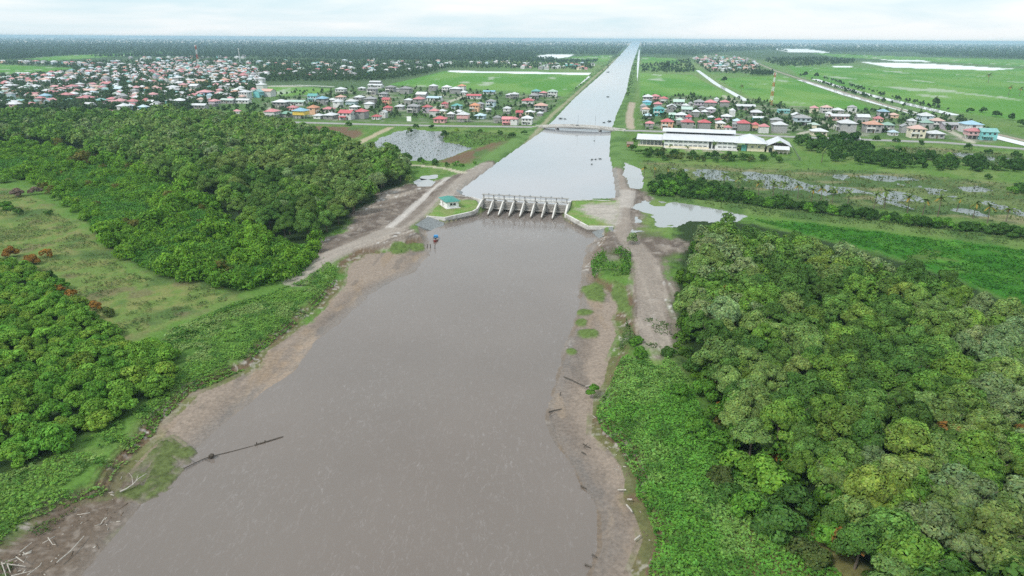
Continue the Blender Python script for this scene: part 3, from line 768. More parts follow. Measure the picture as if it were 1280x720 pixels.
# abutments run down to the wing walls
def wall(name, pts, zt, label, thick=.8, zb=-1.2, mat=CONC_L):
    """retaining wall following points (px,py,top z)"""
    P = [Vector((*at(a, b, c), c)) for a, b, c in pts]
    mb = MB(); vs = []
    for i, p in enumerate(P):
        a = P[max(i - 1, 0)]; b = P[min(i + 1, len(P) - 1)]; t = Vector((b.x - a.x, b.y - a.y)).normalized(); n = Vector((-t.y, t.x)) * thick / 2
        vs += [(p.x + n.x, p.y + n.y, zb), (p.x + n.x, p.y + n.y, p.z), (p.x - n.x, p.y - n.y, p.z), (p.x - n.x, p.y - n.y, zb)]
    fs = [(0, 1, 2, 3)]
    for i in range(len(P) - 1):
        for k in range(4): fs.append((i * 4 + k, i * 4 + 4 + k, i * 4 + 4 + (k + 1) % 4, i * 4 + (k + 1) % 4))
    m = (len(P) - 1) * 4; fs.append((m + 3, m + 2, m + 1, m))
    mb.add(vs, fs)
    o = mb.build(name, mat); return tag(o, label, 'wing wall')


def wpx(u, v, z):
    p = SL(u, v, z); q = proj(*p); return (q[0], q[1], z)


wl = wall('wing_wall', [wpx(-.5, -6, 4.7), wpx(-.5, 1.5, 4.7), wpx(-.6, 9, 2.7), (590.5, 264, 2.5), (556, 271.5, 2.5), (533, 269.8, 2.4)], 0, 'angled pale wing wall edging the lawn with the green roofed hut')
wr = wall('wing_wall', [wpx(LEN + .5, -6, 4.7), wpx(LEN + .5, 1.5, 4.7), wpx(LEN + .6, 9, 2.7), (735, 282.3, 2.5), (767, 282.8, 2.4)], 0, 'angled pale wing wall edging the half bare plot right of the sluice')
for w_, sgn in ((wl, 1), (wr, 1)):
    pass
wall('upstream_wall', [wpx(LEN + .6, -6.2, 4.0), (714, 250.2, 2.7), (740, 249.6, 2.6), (772, 251.2, 2.6)], 0, 'thin pale upstream wall behind the right sluice plot', .5)
wall('upstream_wall', [wpx(-.6, -6.2, 4.0), (603, 250, 2.7), (590, 246, 2.6), (566, 244, 2.6)], 0, 'low pale upstream wall behind the hut lawn', .5)
# stone pitching aprons
STONE = surf('stone_pitching', (0.16, 0.17, 0.17), .85, 1.6, .35, .5)
for pts, lb in (([(536, 270, 2.3), (556, 277, .4), (553, 286, -.25), (541, 289, -.25), (519, 281, 2.3)], 'grey stone pitched slope below the hut lawn corner'),
                ([(740, 290, .1), (751, 283.5, 1.3), (766, 283.5, 2.4), (767, 289, 2.3), (748, 298, .1)], 'grey stone pitched slope below the right wing wall')):
    mb = MB(); P = [(*at(a, b, c), c) for a, b, c in pts]; n = len(P)
    mb.add(P + [(a, b, c - 1.2) for a, b, c in P], [tuple(range(n - 1, -1, -1))] + [(i, (i + 1) % n, n + (i + 1) % n, n + i) for i in range(n)])
    tag(mb.build('stone_apron', STONE), lb, 'stone apron')
mb = MB(); P = [(*at(a, b, c), c) for a, b, c in [(566, 241, 2.5), (572, 237, 2.5), (580, 240.5, 1.5), (577, 244, 1.5)]]
mb.add(P + [(a, b, c - 1.5) for a, b, c in P], [(3, 2, 1, 0)] + [(i, (i + 1) % 4, 4 + (i + 1) % 4, 4 + i) for i in range(4)])
tag(mb.build('stone_apron', STONE), 'small grey stone patch at the upstream canal edge behind the hut', 'stone apron')

# ------------------------------------------------------------------ gate keeper's hut
def roof_hip(w, d, h, ov, z, ridge=None):
    X, Y = w / 2 + ov, d / 2 + ov
    r = max((w - d) / 2, 0) if ridge is None else ridge
    ry = max((d - w) / 2, 0)
    mb = MB()
    vs = [(-X, -Y, z), (X, -Y, z), (X, Y, z), (-X, Y, z), (-r, -ry, z + h), (r, ry if r == 0 else -ry, z + h)]
    if r > 0 or ry == 0:
        vs[4] = (-max(r, .05), 0, z + h); vs[5] = (max(r, .05), 0, z + h)
        fs = [(0, 1, 5, 4), (1, 2, 5), (2, 3, 4, 5), (3, 0, 4), (3, 2, 1, 0)]
    else:
        vs[4] = (0, -ry, z + h); vs[5] = (0, ry, z + h)
        fs = [(0, 1, 4), (1, 2, 5, 4), (2, 3, 5), (3, 0, 4, 5), (3, 2, 1, 0)]
    mb.add(vs, fs); return mb


def roof_gable(w, d, h, ov, z):
    """ridge along x"""
    X, Y = w / 2 + ov, d / 2 + ov; t = .18
    mb = MB()
    vs = []
    for x in (-X, X): vs += [(x, -Y, z), (x, 0, z + h), (x, Y, z), (x, Y, z - t), (x, 0, z + h - t), (x, -Y, z - t)]
    fs = [(0, 1, 7, 6)[::-1], (1, 2, 8, 7)[::-1], (2, 3, 9, 8)[::-1], (3, 4, 10, 9)[::-1], (4, 5, 11, 10)[::-1], (5, 0, 6, 11)[::-1], (0, 5, 4, 1), (1, 4, 3, 2), (6, 7, 10, 11), (7, 8, 9, 10)]
    mb.add(vs, fs); return mb


def walls_gable(w, d, hz, h, z0=0):
    mb = MB(); X, Y = w / 2, d / 2
    vs = []
    for x in (-X, X): vs += [(x, -Y, z0), (x, Y, z0), (x, Y, hz), (x, 0, hz + h), (x, -Y, hz)]
    fs = [(0, 4, 3, 2, 1), (5, 6, 7, 8, 9), (0, 5, 9, 4), (1, 2, 7, 6), (2, 3, 8, 7), (3, 4, 9, 8), (0, 1, 6, 5)]
    mb.add(vs, fs); return mb


hx, hy = at(562, 257.5, 2.4)
hut = empty('gate_house', (hx, hy, 2.4), math.radians(24), 'small white hut with a green hipped roof on the lawn left of the sluice', 'hut')
MB().box(0, 0, 1.6, 5.6, 9.6, 3.2).build('wall', WHITE, hut)
rf = roof_hip(5.6, 9.6, 1.3, .9, 3.2); rf.build('roof', surf('green_roof', (0.035, 0.19, 0.155), .5, .6, .15, stain=((.06, .23, .2), .6)), hut)
MB().box(0, 0, .08, 7.0, 11.0, .16).build('plinth', CONC_L, hut)
for x in (-.85, .85):
    w_ = MB().box(x * .9, -4.82, 1.9, 1.15, .06, 1.0).build('window', DARK, hut)
    MB().box(x * .9, -4.84, 1.34, 1.4, .16, .12).build('sill', CONC_L, w_)
MB().box(-2.82, 1.2, 1.1, .06, 1.0, 2.1).build('door', surf('door_paint', (.18, .16, .13), .6), hut)

# ------------------------------------------------------------------ bridge
bl = Vector((*at(676, 158.6, 2.8), 2.8)); br_ = Vector((*at(772, 162.8, 2.8), 2.8))
bu = Vector((br_.x - bl.x, br_.y - bl.y)).normalized(); bn = Vector((-bu.y, bu.x)); BL = (Vector((br_.x, br_.y)) - Vector((bl.x, bl.y))).length
bridge = empty('road_bridge', (bl.x, bl.y, 0), math.atan2(bu.y, bu.x), 'low arched grey concrete road bridge across the canal', 'bridge')


def arch(u): return 3.0 + 1.75 * (1 - ((u - BL / 2) / (BL / 2)) ** 2)


us = np.linspace(-6, BL + 6, 28)
mb = MB(); vs = []; fs = []
for u in us:
    z = max(arch(u), 2.8)
    vs += [(u, -5, z - 1.1), (u, -5, z), (u, 5, z), (u, 5, z - 1.1)]
for i in range(len(us) - 1):
    for k in range(4): fs.append((i * 4 + k, i * 4 + (k + 1) % 4, i * 4 + 4 + (k + 1) % 4, i * 4 + 4 + k))
mb.add(vs, fs); mb.build('deck', CONC, bridge)
mb = MB(); vs = []; fs = []
for u in us: vs += [(u, -4.2, max(arch(u), 2.8) + .03), (u, 4.2, max(arch(u), 2.8) + .03)]
for i in range(len(us) - 1): fs.append((i * 2, i * 2 + 2, i * 2 + 3, i * 2 + 1))
mb.add(vs, fs); mb.build('roadway', ASPH, bridge)
for s in (-4.8, 4.8):
    mb = MB(); vs = []; fs = []
    for u in us:
        z = max(arch(u), 2.8); vs += [(u, s - .18, z + .01), (u, s - .18, z + .95), (u, s + .18, z + .95), (u, s + .18, z + .01)]
    for i in range(len(us) - 1):
        for k in range(4): fs.append((i * 4 + k, i * 4 + (k + 1) % 4, i * 4 + 4 + (k + 1) % 4, i * 4 + 4 + k))
    mb.add(vs, fs); mb.build('parapet', CONC_L, bridge)
for fr in (.22, .78):
    u = BL * fr
    p = MB(); p.box(u, 0, arch(u) - 1.65, 1.6, 9.6, .8); pc = p.build('pier', CONC, bridge)
    for s in (-3.6, 0, 3.6): MB().tube([(u, s, -1), (u, s, arch(u) - 2.05)], .6, 10).build('pile', CONC, pc)
for e in (0, BL): MB().box(e + (1.2 if e else -1.2), 0, 1.0, 3.2, 10.5, 2.9).build('abutment', CONC, bridge)
MB().box(BL / 2, 0, 3.2, BL * .56, 7.6, .4).build('girder', surf('dark_girder', (.2, .19, .18), .8), bridge)  # girder in a darker grey than the deck concrete
for k, fr in enumerate((.475, .70)):
    u = BL * fr; p = bl.xy + bu * u - bn * 4.8 * -1
    lp = empty('street_lamp', (p.x, p.y, arch(u) + .95), math.atan2(bu.y, bu.x), ('thin grey lamp post on the far bridge parapet near mid span', 'thin grey lamp post on the far bridge parapet nearer the right bank')[k], 'street lamp', 'lamp posts on the bridge')
    MB().tube([(0, 0, 0), (0, 0, 7.6), (0, -.5, 8.0), (0, -1.8, 8.1)], [.12, .09, .07, .06], 6).build('pole', STEEL, lp)
    MB().box(0, -2.1, 8.1, .3, .9, .16).build('lamp_head', STEEL, lp)


# ------------------------------------------------------------------ vehicles
TYRE = surf('tyre', (.02, .02, .02), .8)


def vehicle(px, py, z, rz, name, label, color, Lh=(4.3, 1.75, 1.45), van=False):
    x, y = at(px, py, z)
    e = empty(name, (x, y, z), rz, label, 'van' if van else 'car')
    L, w, h = Lh
    if van: prof = [(-L / 2, .35), (L / 2, .35), (L / 2, .95), (L / 2 - .35, 1.05), (L / 2 - 1.0, h), (-L / 2, h)]
    else: prof = [(-L / 2, .35), (L / 2, .35), (L / 2, .75), (L / 2 - 1.1, .9), (L / 2 - 1.8, h), (-L / 2 + .9, h), (-L / 2 + .2, .95), (-L / 2, .85)]
    mb = MB(); mb.profile(prof, -w / 2, w / 2, lambda u, v, zz: (v, u, zz)); mb.build('body', surf(name + '_paint', color, .35, 1, .04, spec=.5), e)
    zc = (h + .95) / 2
    for s in (-1, 1): MB().box(-.1 if van else -.05, s * (w / 2 + .005), zc, L * (.6 if van else .42), .02, (h - .95) * .6).build('side_window', DARK, e)
    for sx in (-1, 1):
        for s in (-1, 1):
            MB().tube([(sx * L * .31, s * (w / 2 - .12), .34), (sx * L * .31, s * (w / 2 + .03), .34)], .34, 12).build('wheel', TYRE, e)
    return e


ra = math.atan2(bu.y, bu.x)
vehicle(722, 158.2, 4.82, ra, 'parked_car', 'dark saloon car crossing the middle of the bridge', (.05, .055, .06))
vehicle(1071, 174.3, 2.78, -.2, 'delivery_van', 'white van driving on the coast road right of the school', (.75, .76, .77), (5.2, 1.9, 2.2), True)
vehicle(329, 151.6, 2.78, -.2, 'delivery_van', 'white van on the coast road at the left end of the near houses', (.75, .76, .77), (5.6, 1.9, 2.3), True)

# ------------------------------------------------------------------ school by the right coast road
A = Vector(at(829.5, 184.2, 2)); B = Vector(at(921, 188.2, 2)); su = (B - A).normalized(); srz = math.atan2(su.y, su.x); SLn = (B - A).length
sch = empty('school_building', (A.x, A.y, 1.9), srz, 'long two storey white school with twin pale gabled roofs below the right village', 'school')
SW = surf('school_wall', (.62, .63, .62), .7, .4, .1, stain=((.42, .42, .4), .4)); SR = surf('white_sheet_roof', (.50, .51, .525), .45, .35, .06, stain=((.45, .46, .47), .6), streak=(1, .3, 1))
CREAM = surf('cream_wall', (.66, .60, .45), .7, .4, .1)
MB().box(SLn / 2, 6, 3.0, SLn, 11.6, 6.0).build('wall', SW, sch)
MB().box(SLn / 2, 20, 4.2, SLn * .97, 11, 8.4).build('wall', SW, sch)
m_ = MB(); m_.add([(-1.2, -1.3, 5.9), (SLn + 1, -1.3, 5.9), (SLn + 1, 12.5, 8.4), (-1.2, 12.5, 8.4), (-1.2, -1.3, 5.7), (SLn + 1, -1.3, 5.7), (SLn + 1, 12.5, 8.2), (-1.2, 12.5, 8.2)], [(0, 1, 2, 3), (7, 6, 5, 4), (0, 4, 5, 1), (1, 5, 6, 2), (2, 6, 7, 3), (3, 7, 4, 0)]); m_.build('roof', SR, sch)
m_ = MB(); m_.add([(-2.2, 13.2, 9.9), (SLn - 1, 13.2, 9.9), (SLn - 1, 20, 11.6), (-2.2, 20, 11.6), (SLn - 1, 27, 9.6), (-2.2, 27, 9.6), (-2.2, 13.2, 9.7), (SLn - 1, 13.2, 9.7), (SLn - 1, 27, 9.4), (-2.2, 27, 9.4)], [(0, 1, 2, 3), (3, 2, 4, 5), (0, 6, 7, 1), (5, 4, 8, 9), (9, 8, 7, 6), (0, 3, 5, 9, 6), (1, 7, 8, 4, 2)]); m_.build('roof', SR, sch)
for a, b in ((.01, .38), (.52, .92)):
    n = 6
    for k in range(n):
        w_ = SLn * (b - a) / n
        MB().box(SLn * a + (k + .5) * w_, 14.44, 9.2, w_ - .25, .12, .85).build('clerestory_window', DARK, sch)
n = 15
GREYW = surf('louvre_glass', (.20, .215, .225), .4, 1, .2)
for k in range(n):
    u = SLn * (k + .5) / n
    if k in (9, 10):
        MB().box(SLn * (.635 if k == 9 else .685), .17, 3.1, 1.7, .1, 4.8).build('glazed_door', DARK, sch); continue
    for z in (2.0, 4.6):
        MB().box(u, .17, z + .1, SLn / n * .72, .1, .9).build('window', GREYW, sch)
MB().box(SLn * .32, -.22, .75, SLn * .60, .5, 1.5).build('parapet', CREAM, sch)
MB().box(SLn * .5, -1.6, .15, SLn * 1.02, 3.6, .3).build('apron', CONC_L, sch)
# hall on its left
A2 = Vector(at(797.5, 181.5, 2)); hall = empty('school_hall', (A2.x, A2.y, 1.9), srz, 'smaller white roofed open hall at the left end of the school', 'hall')
MB().box(9, 9.5, 2.3, 16, 9, 4.6).build('wall', SW, hall)
h_ = roof_gable(18.6, 19, 2.6, .8, 5.0); hm = h_.build('roof', SR, hall); hm.location = (8.8, 7, 0)
for k in range(7): MB().box(.6 + k * 2.75, -1.6, 2.45, .3, .3, 4.9).build('post', CONC_L, hall)
MB().box(8.9, -1.9, .5, 18, .2, 1.0).build('parapet', CREAM, hall)
# wide hipped blocks on its right
A3 = Vector(at(933, 188.5, 2)); hb = empty('school_block', (A3.x, A3.y, 1.9), srz, 'cream walled school block with a big white hipped roof beside the long wing', 'school block')
MB().box(6, 9, 2.9, 11.5, 20, 5.8).build('wall', CREAM, hb); r_ = roof_hip(20, 26, 4.6, 1, 5.8); r__ = r_.build('roof', SR, hb); r__.location = (2.0, 10, 0)
MB().box(-2, -1.05 + .1, 2.3, 3.5, .1, 4.4).build('entrance', surf('teal_paint', (.10, .30, .26), .6), hb)
for k in range(2): MB().box(3.5 + k * 4.5, -1.06, 3.2, 1.6, .1, 1.3).build('window', GREYW, hb)
A4 = Vector(at(957, 190, 2)); hc = empty('school_block', (A4.x, A4.y, 1.9), srz - .05, 'rightmost school block with a low white gabled roof and open porch', 'school block')
MB().box(8, 9, 2.3, 15, 18, 4.6).build('wall', CREAM, hc)
g_ = roof_gable(22, 15, 4.0, .8, 4.7); gm = g_.build('roof', SR, hc); gm.rotation_euler = (0, 0, math.pi / 2); gm.location = (8, 9, 0)
g_ = roof_gable(9, 8, 1.8, .6, 3.4); gm = g_.build('porch_roof', SR, hc); gm.location = (9.5, -3.6, 0)
for k in range(4): MB().box(5.6 + k * 2.6, -7.0, 1.75, .28, .28, 3.5).build('post', CONC_L, hc)
MB().box(3, -.06, 1.6, 2.2, .1, 3.0).build('door', DARK, hc)
# fences
FEN = surf('fence_wire', (.12, .13, .12), .6)


def fence(pts, label, h=1.8, step=4.0, mat=FEN, rails=3, r=.05, z=2.0):
    P = [Vector(at(a, b, z)) for a, b in pts]
    e = empty('wire_fence' if mat is FEN else 'white_fence', (P[0].x, P[0].y, z), 0, label, 'fence')
    o = Vector((P[0].x, P[0].y)); rl = MB()
    for i in range(len(P) - 1):
        L = (P[i + 1] - P[i]).length; n = max(1, int(L / step))
        for k in range(n):
            q = P[i].lerp(P[i + 1], k / n) - o; MB().tube([(q.x, q.y, -.3), (q.x, q.y, h)], r, 5).build('post', mat, e)
        a = P[i] - o; b = P[i + 1] - o
        for j in range(rails):
            zz = h * (j + .6) / rails; rl.tube([(a.x, a.y, zz), (b.x, b.y, zz)], r * .6, 4)
    rl.build('rail', mat, e)


fence([(800, 192), (850, 196), (910, 199), (1000, 201), (990, 184), (978, 173)], 'thin dark wire fence enclosing the school lawn', 2.0, 5, FEN, 4, .07)
fence([(340, 108.3), (372, 107.3), (395, 108.0), (418, 109.2)], 'low white rail fence along the far edge of the playing field', 1.7, 7, WHITE, 3, .25)

# ------------------------------------------------------------------ shack, billboard
sx, sy = at(787, 184, 2); sh = empty('brick_shack', (sx, sy, 2), -.1, 'tiny reddish shack in the bushes left of the school hall', 'shack')
MB().box(0, 0, 1.3, 4, 3.6, 2.6).build('wall', surf('red_brick', (.33, .16, .09), .85, 2, .2), sh)
r_ = roof_gable(4, 3.6, 1.4, .4, 2.6); r_.build('roof', surf('rust_sheet', (.22, .17, .14), .7), sh)
MB().box(.9, -1.82, 1.1, 1.0, .06, 2.0).build('door', DARK, sh)
bx, by = at(511.5, 154.2, 2.2); bb = empty('billboard', (bx, by, 2.2), -.2, 'small white billboard on posts beside the coast road left of the bridge', 'billboard')
MB().box(0, 0, 4.0, 4.2, .2, 4.2).build('panel', WHITE, bb)
for s in (-1.2, 1.2): MB().tube([(s, .15, -.4), (s, .15, 2.2)], .12, 6).build('post', STEEL, bb)

# ------------------------------------------------------------------ lattice masts
REDP = surf('mast_red', (.50, .09, .06), .5); WHP = surf('mast_white', (.74, .74, .73), .5)


def mast(px, py, h, w0, w1, label, red=True, th=.16):
    x, y = at(px, py, 2); e = empty('radio_mast', (x, y, 2), .3, label, 'radio mast'); n = 7
    for i in range(n):
        z0, z1 = h * i / n, h * (i + 1) / n; a = lerp(w0, w1, i / n); b = lerp(w0, w1, (i + 1) / n); mb = MB()
        for k in range(3):
            t0 = 2 * math.pi * k / 3; t1 = 2 * math.pi * (k + 1) / 3
            p0 = (a * math.cos(t0), a * math.sin(t0), z0); p1 = (b * math.cos(t0), b * math.sin(t0), z1); q0 = (a * math.cos(t1), a * math.sin(t1), z0); q1 = (b * math.cos(t1), b * math.sin(t1), z1)
            mb.tube([p0, p1], th, 5); mb.tube([p0, q1], th * .7, 4); mb.tube([q0, p1], th * .7, 4); mb.tube([p1, q1], th * .6, 4)
        mb.build('lattice_section', (REDP if (i % 2 == 0 and red) else WHP), e)
    for k in range(3):
        t0 = 2 * math.pi * k / 3 + .4
        MB().box(w1 * 1.8 * math.cos(t0), w1 * 1.8 * math.sin(t0), h - 1.2, .6, .6, 2.4, t0).build('antenna', WHP, e)
    MB().tube([(0, 0, h), (0, 0, h + 3)], .1, 5).build('lightning_rod', STEEL, e)


mast(963.5, 131.5, 37, 2.4, .9, 'red and white lattice mast standing at the near edge of the right rice field', True, .13)
mast(250.5, 97, 58, 2.6, 1.0, 'tall red and white lattice mast rising inside the left town', True, .26)
mast(300.5, 80.5, 42, 2.2, .9, 'shorter white lattice mast among palms behind the left town', False, .3)

# ------------------------------------------------------------------ moored boat
bx, by = at(544.5, 300, 0); boat = empty('fishing_boat', (bx, by, 0), math.radians(-88), 'dark red fishing boat under a blue tarpaulin moored by the left mud bank', 'boat', None, .82)
sec = [(-3.6, .95, .8), (-2.4, 1.15, .75), (0, 1.25, .75), (2.0, 1.0, .85), (3.4, .5, 1.1), (4.2, .05, 1.35)]
vs = []; fs = []
for x, w, h in sec: vs += [(x, -w, h), (x, -w * .7, -.2), (x, 0, -.35), (x, w * .7, -.2), (x, w, h)]
for i in range(len(sec) - 1):
    for k in range(4): fs.append((i * 5 + k, i * 5 + k + 1, i * 5 + 6 + k, i * 5 + 5 + k))
fs.append((0, 4, 3, 2, 1))
mb = MB(); mb.add(vs, fs); hl = mb.build('hull', surf('boat_red', (.22, .035, .03), .5), boat)
mb = MB(); vs = [(x, s * w * .93, h - .25) for x, w, h in sec for s in (-1, 1)]; mb.add(vs, [(i * 2, i * 2 + 1, i * 2 + 3, i * 2 + 2) for i in range(5)]); mb.build('deck', surf('boat_deck', (.30, .26, .24), .7), boat)
mb = MB(); pr = [(-1.1, .85), (-1.05, 1.45), (-.6, 1.75), (.6, 1.75), (1.05, 1.45), (1.1, .85)]
mb.profile(pr, -3.4, -1.2, lambda u, v, z: (u, v, z)); mb.build('tarpaulin', surf('blue_tarp', (.035, .20, .42), .5, 2, .2), boat)
MB().box(.6, 0, 1.0, .9, .9, .7).build('engine_box', DARK, boat)

# ------------------------------------------------------------------ timber and debris
def log(name, pts, r0, r1, mat, label, cat='log', branches=()):
    P = []
    for a, b, dz in pts:
        x, y = at(a, b, max(dz, 0)); P.append((x, y, dz))
    mb = MB(); n = len(P); mb.tube(P, [lerp(r0, r1, i / (n - 1)) for i in range(n)], 6)
    for br in branches:
        Q = []
        for a, b, dz in br: x, y = at(a, b, dz); Q.append((x, y, dz))
        mb.tube(Q, [r1 * 1.1] + [r1 * .5] * (len(Q) - 1), 5)
    return tag(mb.build(name, mat), label, cat)


log('floating_log', [(318, 556.6, .06), (330, 553, .1), (343, 549, .1), (354, 545.7, .06)], .17, .12, WOODD, 'dark log end floating farthest out on the left river', branches=[[(321, 555.5, .1), (320.5, 552.5, .7)], [(331.5, 552.6, .1), (331, 550, .6)]])
log('sunken_branch', [(230, 585.6, .3), (243, 579, .25), (256, 573, .2), (265, 570, .15), (282, 566, .1), (300, 561.5, .08), (317, 557, .04)], .10, .05, WOODD, 'long thin half sunk branch reaching from the left shore to the floating log', 'branch', [[(244, 579, .3), (236, 572.5, .5), (228, 571, .4)], [(256, 573.5, .2), (262, 577, .1)]])
log('tree_stump', [(263.5, 571.5, .1), (264.5, 568.5, .9)], .55, .35, WOODD, 'dark stump sticking out of the water on the half sunk branch', 'stump', [[(264, 569, .7), (267, 568, .9)]])
log('bleached_branch', [(150, 614.5, .9), (158, 611, 1.1), (166, 605.5, 1.2), (172, 599, 1.4), (183, 592, 1.3)],   .16, .06, WOODM, 'bleached forked tree branch lying on the left grassy shore', 'branch', [[(166, 605, 1.2), (165, 596, 1.5), (161, 591, 1.5)], [(170, 601, 1.3), (173, 593, 1.6)]])
log('bleached_pole', [(71, 703, 1.1), (88, 689, 1.0), (105, 670, .9)], .11, .07, WOODM, 'long straight bleached pole on brown litter at the near left shore', 'pole')
for k, (p, lb) in enumerate([([(2, 704, 1.5), (32, 708, 1.4)], 'pale drift pole lying crosswise at the top of the corner heap'), ([(2, 703, 1.4), (8, 722, 1.4)], 'pale drift pole at the left side of the corner heap'), ([(9, 705, 1.5), (13, 716, 1.4)], 'short fat drift log inside the corner heap'),
                             ([(14, 720, 1.5), (40, 713.5, 1.4)], 'pale drift pole slanting across the front of the corner heap'), ([(34, 719, 1.2), (50, 707, 1.3), (52, 703, 1.5)], 'curved drift branch at the right end of the corner heap'), ([(20, 696, 1.4), (30, 703, 1.3), (34, 696, 1.4)], 'forked drift branch above the corner heap'),
                             ([(25, 690, 1.2), (40, 678, 1.2)], 'pale drift pole in grass above the corner heap'), ([(60, 672, 1.1), (66, 681, 1.0)], 'short pale stick beside the long straight bleached pole'), ([(126, 655, .8), (131, 647, .9)], 'short pale stick on dark mud near the wet pool')]):
    log('drift_pole', p, .09, .05, WOODM, lb, 'driftwood')
for k, (p, lb) in enumerate([([(772, 612.3, .9), (782.5, 612.3, .9)], 'upper pale plank lying flat on the right mud shore'), ([(784, 624, 1.1), (790, 624.3, 1.1)], 'short pale plank against the right grassy bank'),
                             ([(783, 631, 1.0), (788, 636.5, 1.0), (790, 640, 1.0)], 'bent pale plank at the foot of the right grassy bank'), ([(793, 675, 1.0), (800, 669.5, 1.1)], 'slanting pale plank under the crumbling right bank'), ([(732, 483, .8), (738, 481.5, .8)], 'white plank at the tip of the dead branch on the right flat')]):
    log('drift_plank', p, .14, .14, WOODM, lb, 'plank')
for k, (p, lb) in enumerate([([(729, 555, .8), (738, 560, .8)], 'dark crossed sticks high on the right mud flat'), ([(727, 565, .7), (732, 567.5, .7)], 'small dark stick under the crossed sticks on the right flat'), ([(726, 607, .3), (733, 611, .3)], 'dark stick at the right waterline under the sandy spit'),
                             ([(740, 693, .3), (746, 696.5, .3)], 'upper dark stick on the pale wet line of the right shore'), ([(731, 705.5, .2), (739, 708.5, .2)], 'lower dark stick on the pale wet line of the right shore'), ([(686, 515, .3), (692, 513, .4), (702, 511, .4)], 'dark driftwood clump by the right waterline'),
                             ([(705, 471, .6), (715, 475, .7), (725, 480, .8), (733, 483, .8)], 'long dead branch stretched across the right mud flat'), ([(700, 494, .4), (701, 490, .9)], 'dark upright stub on the right mud flat')]):
    log('dark_stick', p, .16, .09, WOODD, lb, 'stick', [[(p[0][0] + 1, p[0][1] + 4, .5), (p[0][0] + 6, p[0][1] - 1, 1.0)]] if k in (0, 5) else ())
# mooring posts near the boat
for k, (a, b) in enumerate([(534, 309.5), (538, 309.5), (543.5, 310.5)]):
    x, y = at(a, b, .2); tag(MB().tube([(x, y, -.6), (x + .1, y, 1.6)], [.18, .12], 6).build('mooring_post', WOODD), ('leftmost dark mooring post in the shallows near the boat', 'middle dark mooring post in the shallows near the boat', 'dark mooring post right below the boat bow')[k], 'post', 'mooring posts by the boat')
# floating weed rafts on the canal
for k, (a, b, w, lb) in enumerate([(739.7, 200, 2.8, 'dark weed raft, left of three in the canal below the bridge'), (744.5, 199.6, 2.6, 'dark weed raft, middle of three in the canal below the bridge'), (750, 199, 3.0, 'dark weed raft, right of three in the canal below the bridge'), (739.7, 205.6, 2.2, 'single dark weed raft nearest the sluice on the canal'),
                                   (701, 148.5, 6, 'larger dark weed raft at the left canal edge behind the bridge'), (706.5, 149, 4, 'round dark weed raft just right of the larger one behind the bridge'), (760, 90.3, 10, 'dark weed island far up the canal near its left bank'), (760, 121.2, 6, 'dark weed island in mid canal beyond the bridge'), (743, 176.2, 1.8, 'tiny dark weed tuft in mid canal just below the bridge'),
                                   (755, 153.5, 4, 'dark reed clump standing off the right bank behind the bridge'), (762, 152, 6, 'dark reed bed against the right bank behind the bridge')]):
    w = w * .5; x, y = at(a, b, 1.6); r = np.random.default_rng(k); n = 60
    c = np.stack([x + r.normal(0, w * .35, n), y + r.normal(0, w * .35, n), 1.62 + abs(r.normal(0, .28 + w * .06, n))], 1)
    th = r.uniform(0, 6.28, n); s = w * .14
    v = np.concatenate([np.stack([c[:, 0] + s * np.cos(th + q), c[:, 1] + s * np.sin(th + q), c[:, 2] + (.5 * s if q in (0,) else -.2 * s)], 1)[:, None] for q in (0, 1.57, 3.14, 4.71)], 1).reshape(-1, 3)
    tag(link('weed_raft', np_mesh('weed_raft', v, np.arange(n * 4).reshape(n, 4), LEAF, face_col=np.array((.028, .042, .022)) * r.uniform(.6, 1.3, (n, 1)))), lb, 'weed raft', 'floating weed on the canal')
# ------------------------------------------------------------------ foliage builders
def leaf_quads(c, n, s, rng, aspect=.62, fold=.25):
    """one leaf-clump diamond per centre c with normal n and half length s"""
    m = len(c)
    a = rng.normal(size=(m, 3)); t = a - n * (a * n).sum(1, keepdims=True); t /= np.linalg.norm(t, axis=1, keepdims=True) + 1e-9
    b = np.cross(n, t); s = s[:, None]
    v = np.empty((m, 4, 3)); dr = n * s * fold
    v[:, 0] = c - t * s - dr; v[:, 1] = c + b * s * aspect; v[:, 2] = c + t * s - dr; v[:, 3] = c - b * s * aspect
    return v.reshape(-1, 3), np.arange(m * 4, dtype=np.int32).reshape(m, 4)


def dome_points(R, H, z0, nl, nleaf, rng, lob=(.34, .5), squash=.8):
    """leaf centres and normals on the lobes of an uneven crown"""
    ph = rng.uniform(0, 2 * np.pi, nl); q = np.sqrt(rng.uniform(0, 1, nl))
    lx = R * .68 * q * np.cos(ph); ly = R * .68 * q * np.sin(ph)
    lz = z0 + H * (1 - .75 * q ** 2) * rng.uniform(.62, .95, nl)
    lr = R * rng.uniform(lob[0], lob[1], nl)
    k = rng.choice(nl, nleaf, p=lr ** 2 / (lr ** 2).sum())
    d = rng.normal(size=(nleaf, 3)); d[:, 2] = np.abs(d[:, 2]) * 1.0 - .45; d /= np.linalg.norm(d, axis=1, keepdims=True)
    rr = lr[k] * rng.uniform(.72, 1.08, nleaf)
    c = np.stack([lx[k] + d[:, 0] * rr, ly[k] + d[:, 1] * rr, lz[k] + d[:, 2] * rr * squash], 1)
    keep = np.ones(nleaf, bool)
    for j in range(nl):
        dd = (c - np.array((lx[j], ly[j], lz[j]))) / np.array((1, 1, squash)); keep &= ~((dd ** 2).sum(1) < (lr[j] * .66) ** 2)
    nrm = d * 1.0 + rng.normal(size=d.shape) * .24; nrm[:, 2] += .2; nrm /= np.linalg.norm(nrm, axis=1, keepdims=True)
    lt = rng.uniform(.82, 1.2, nl)
    return c[keep], nrm[keep], lt[k][keep]


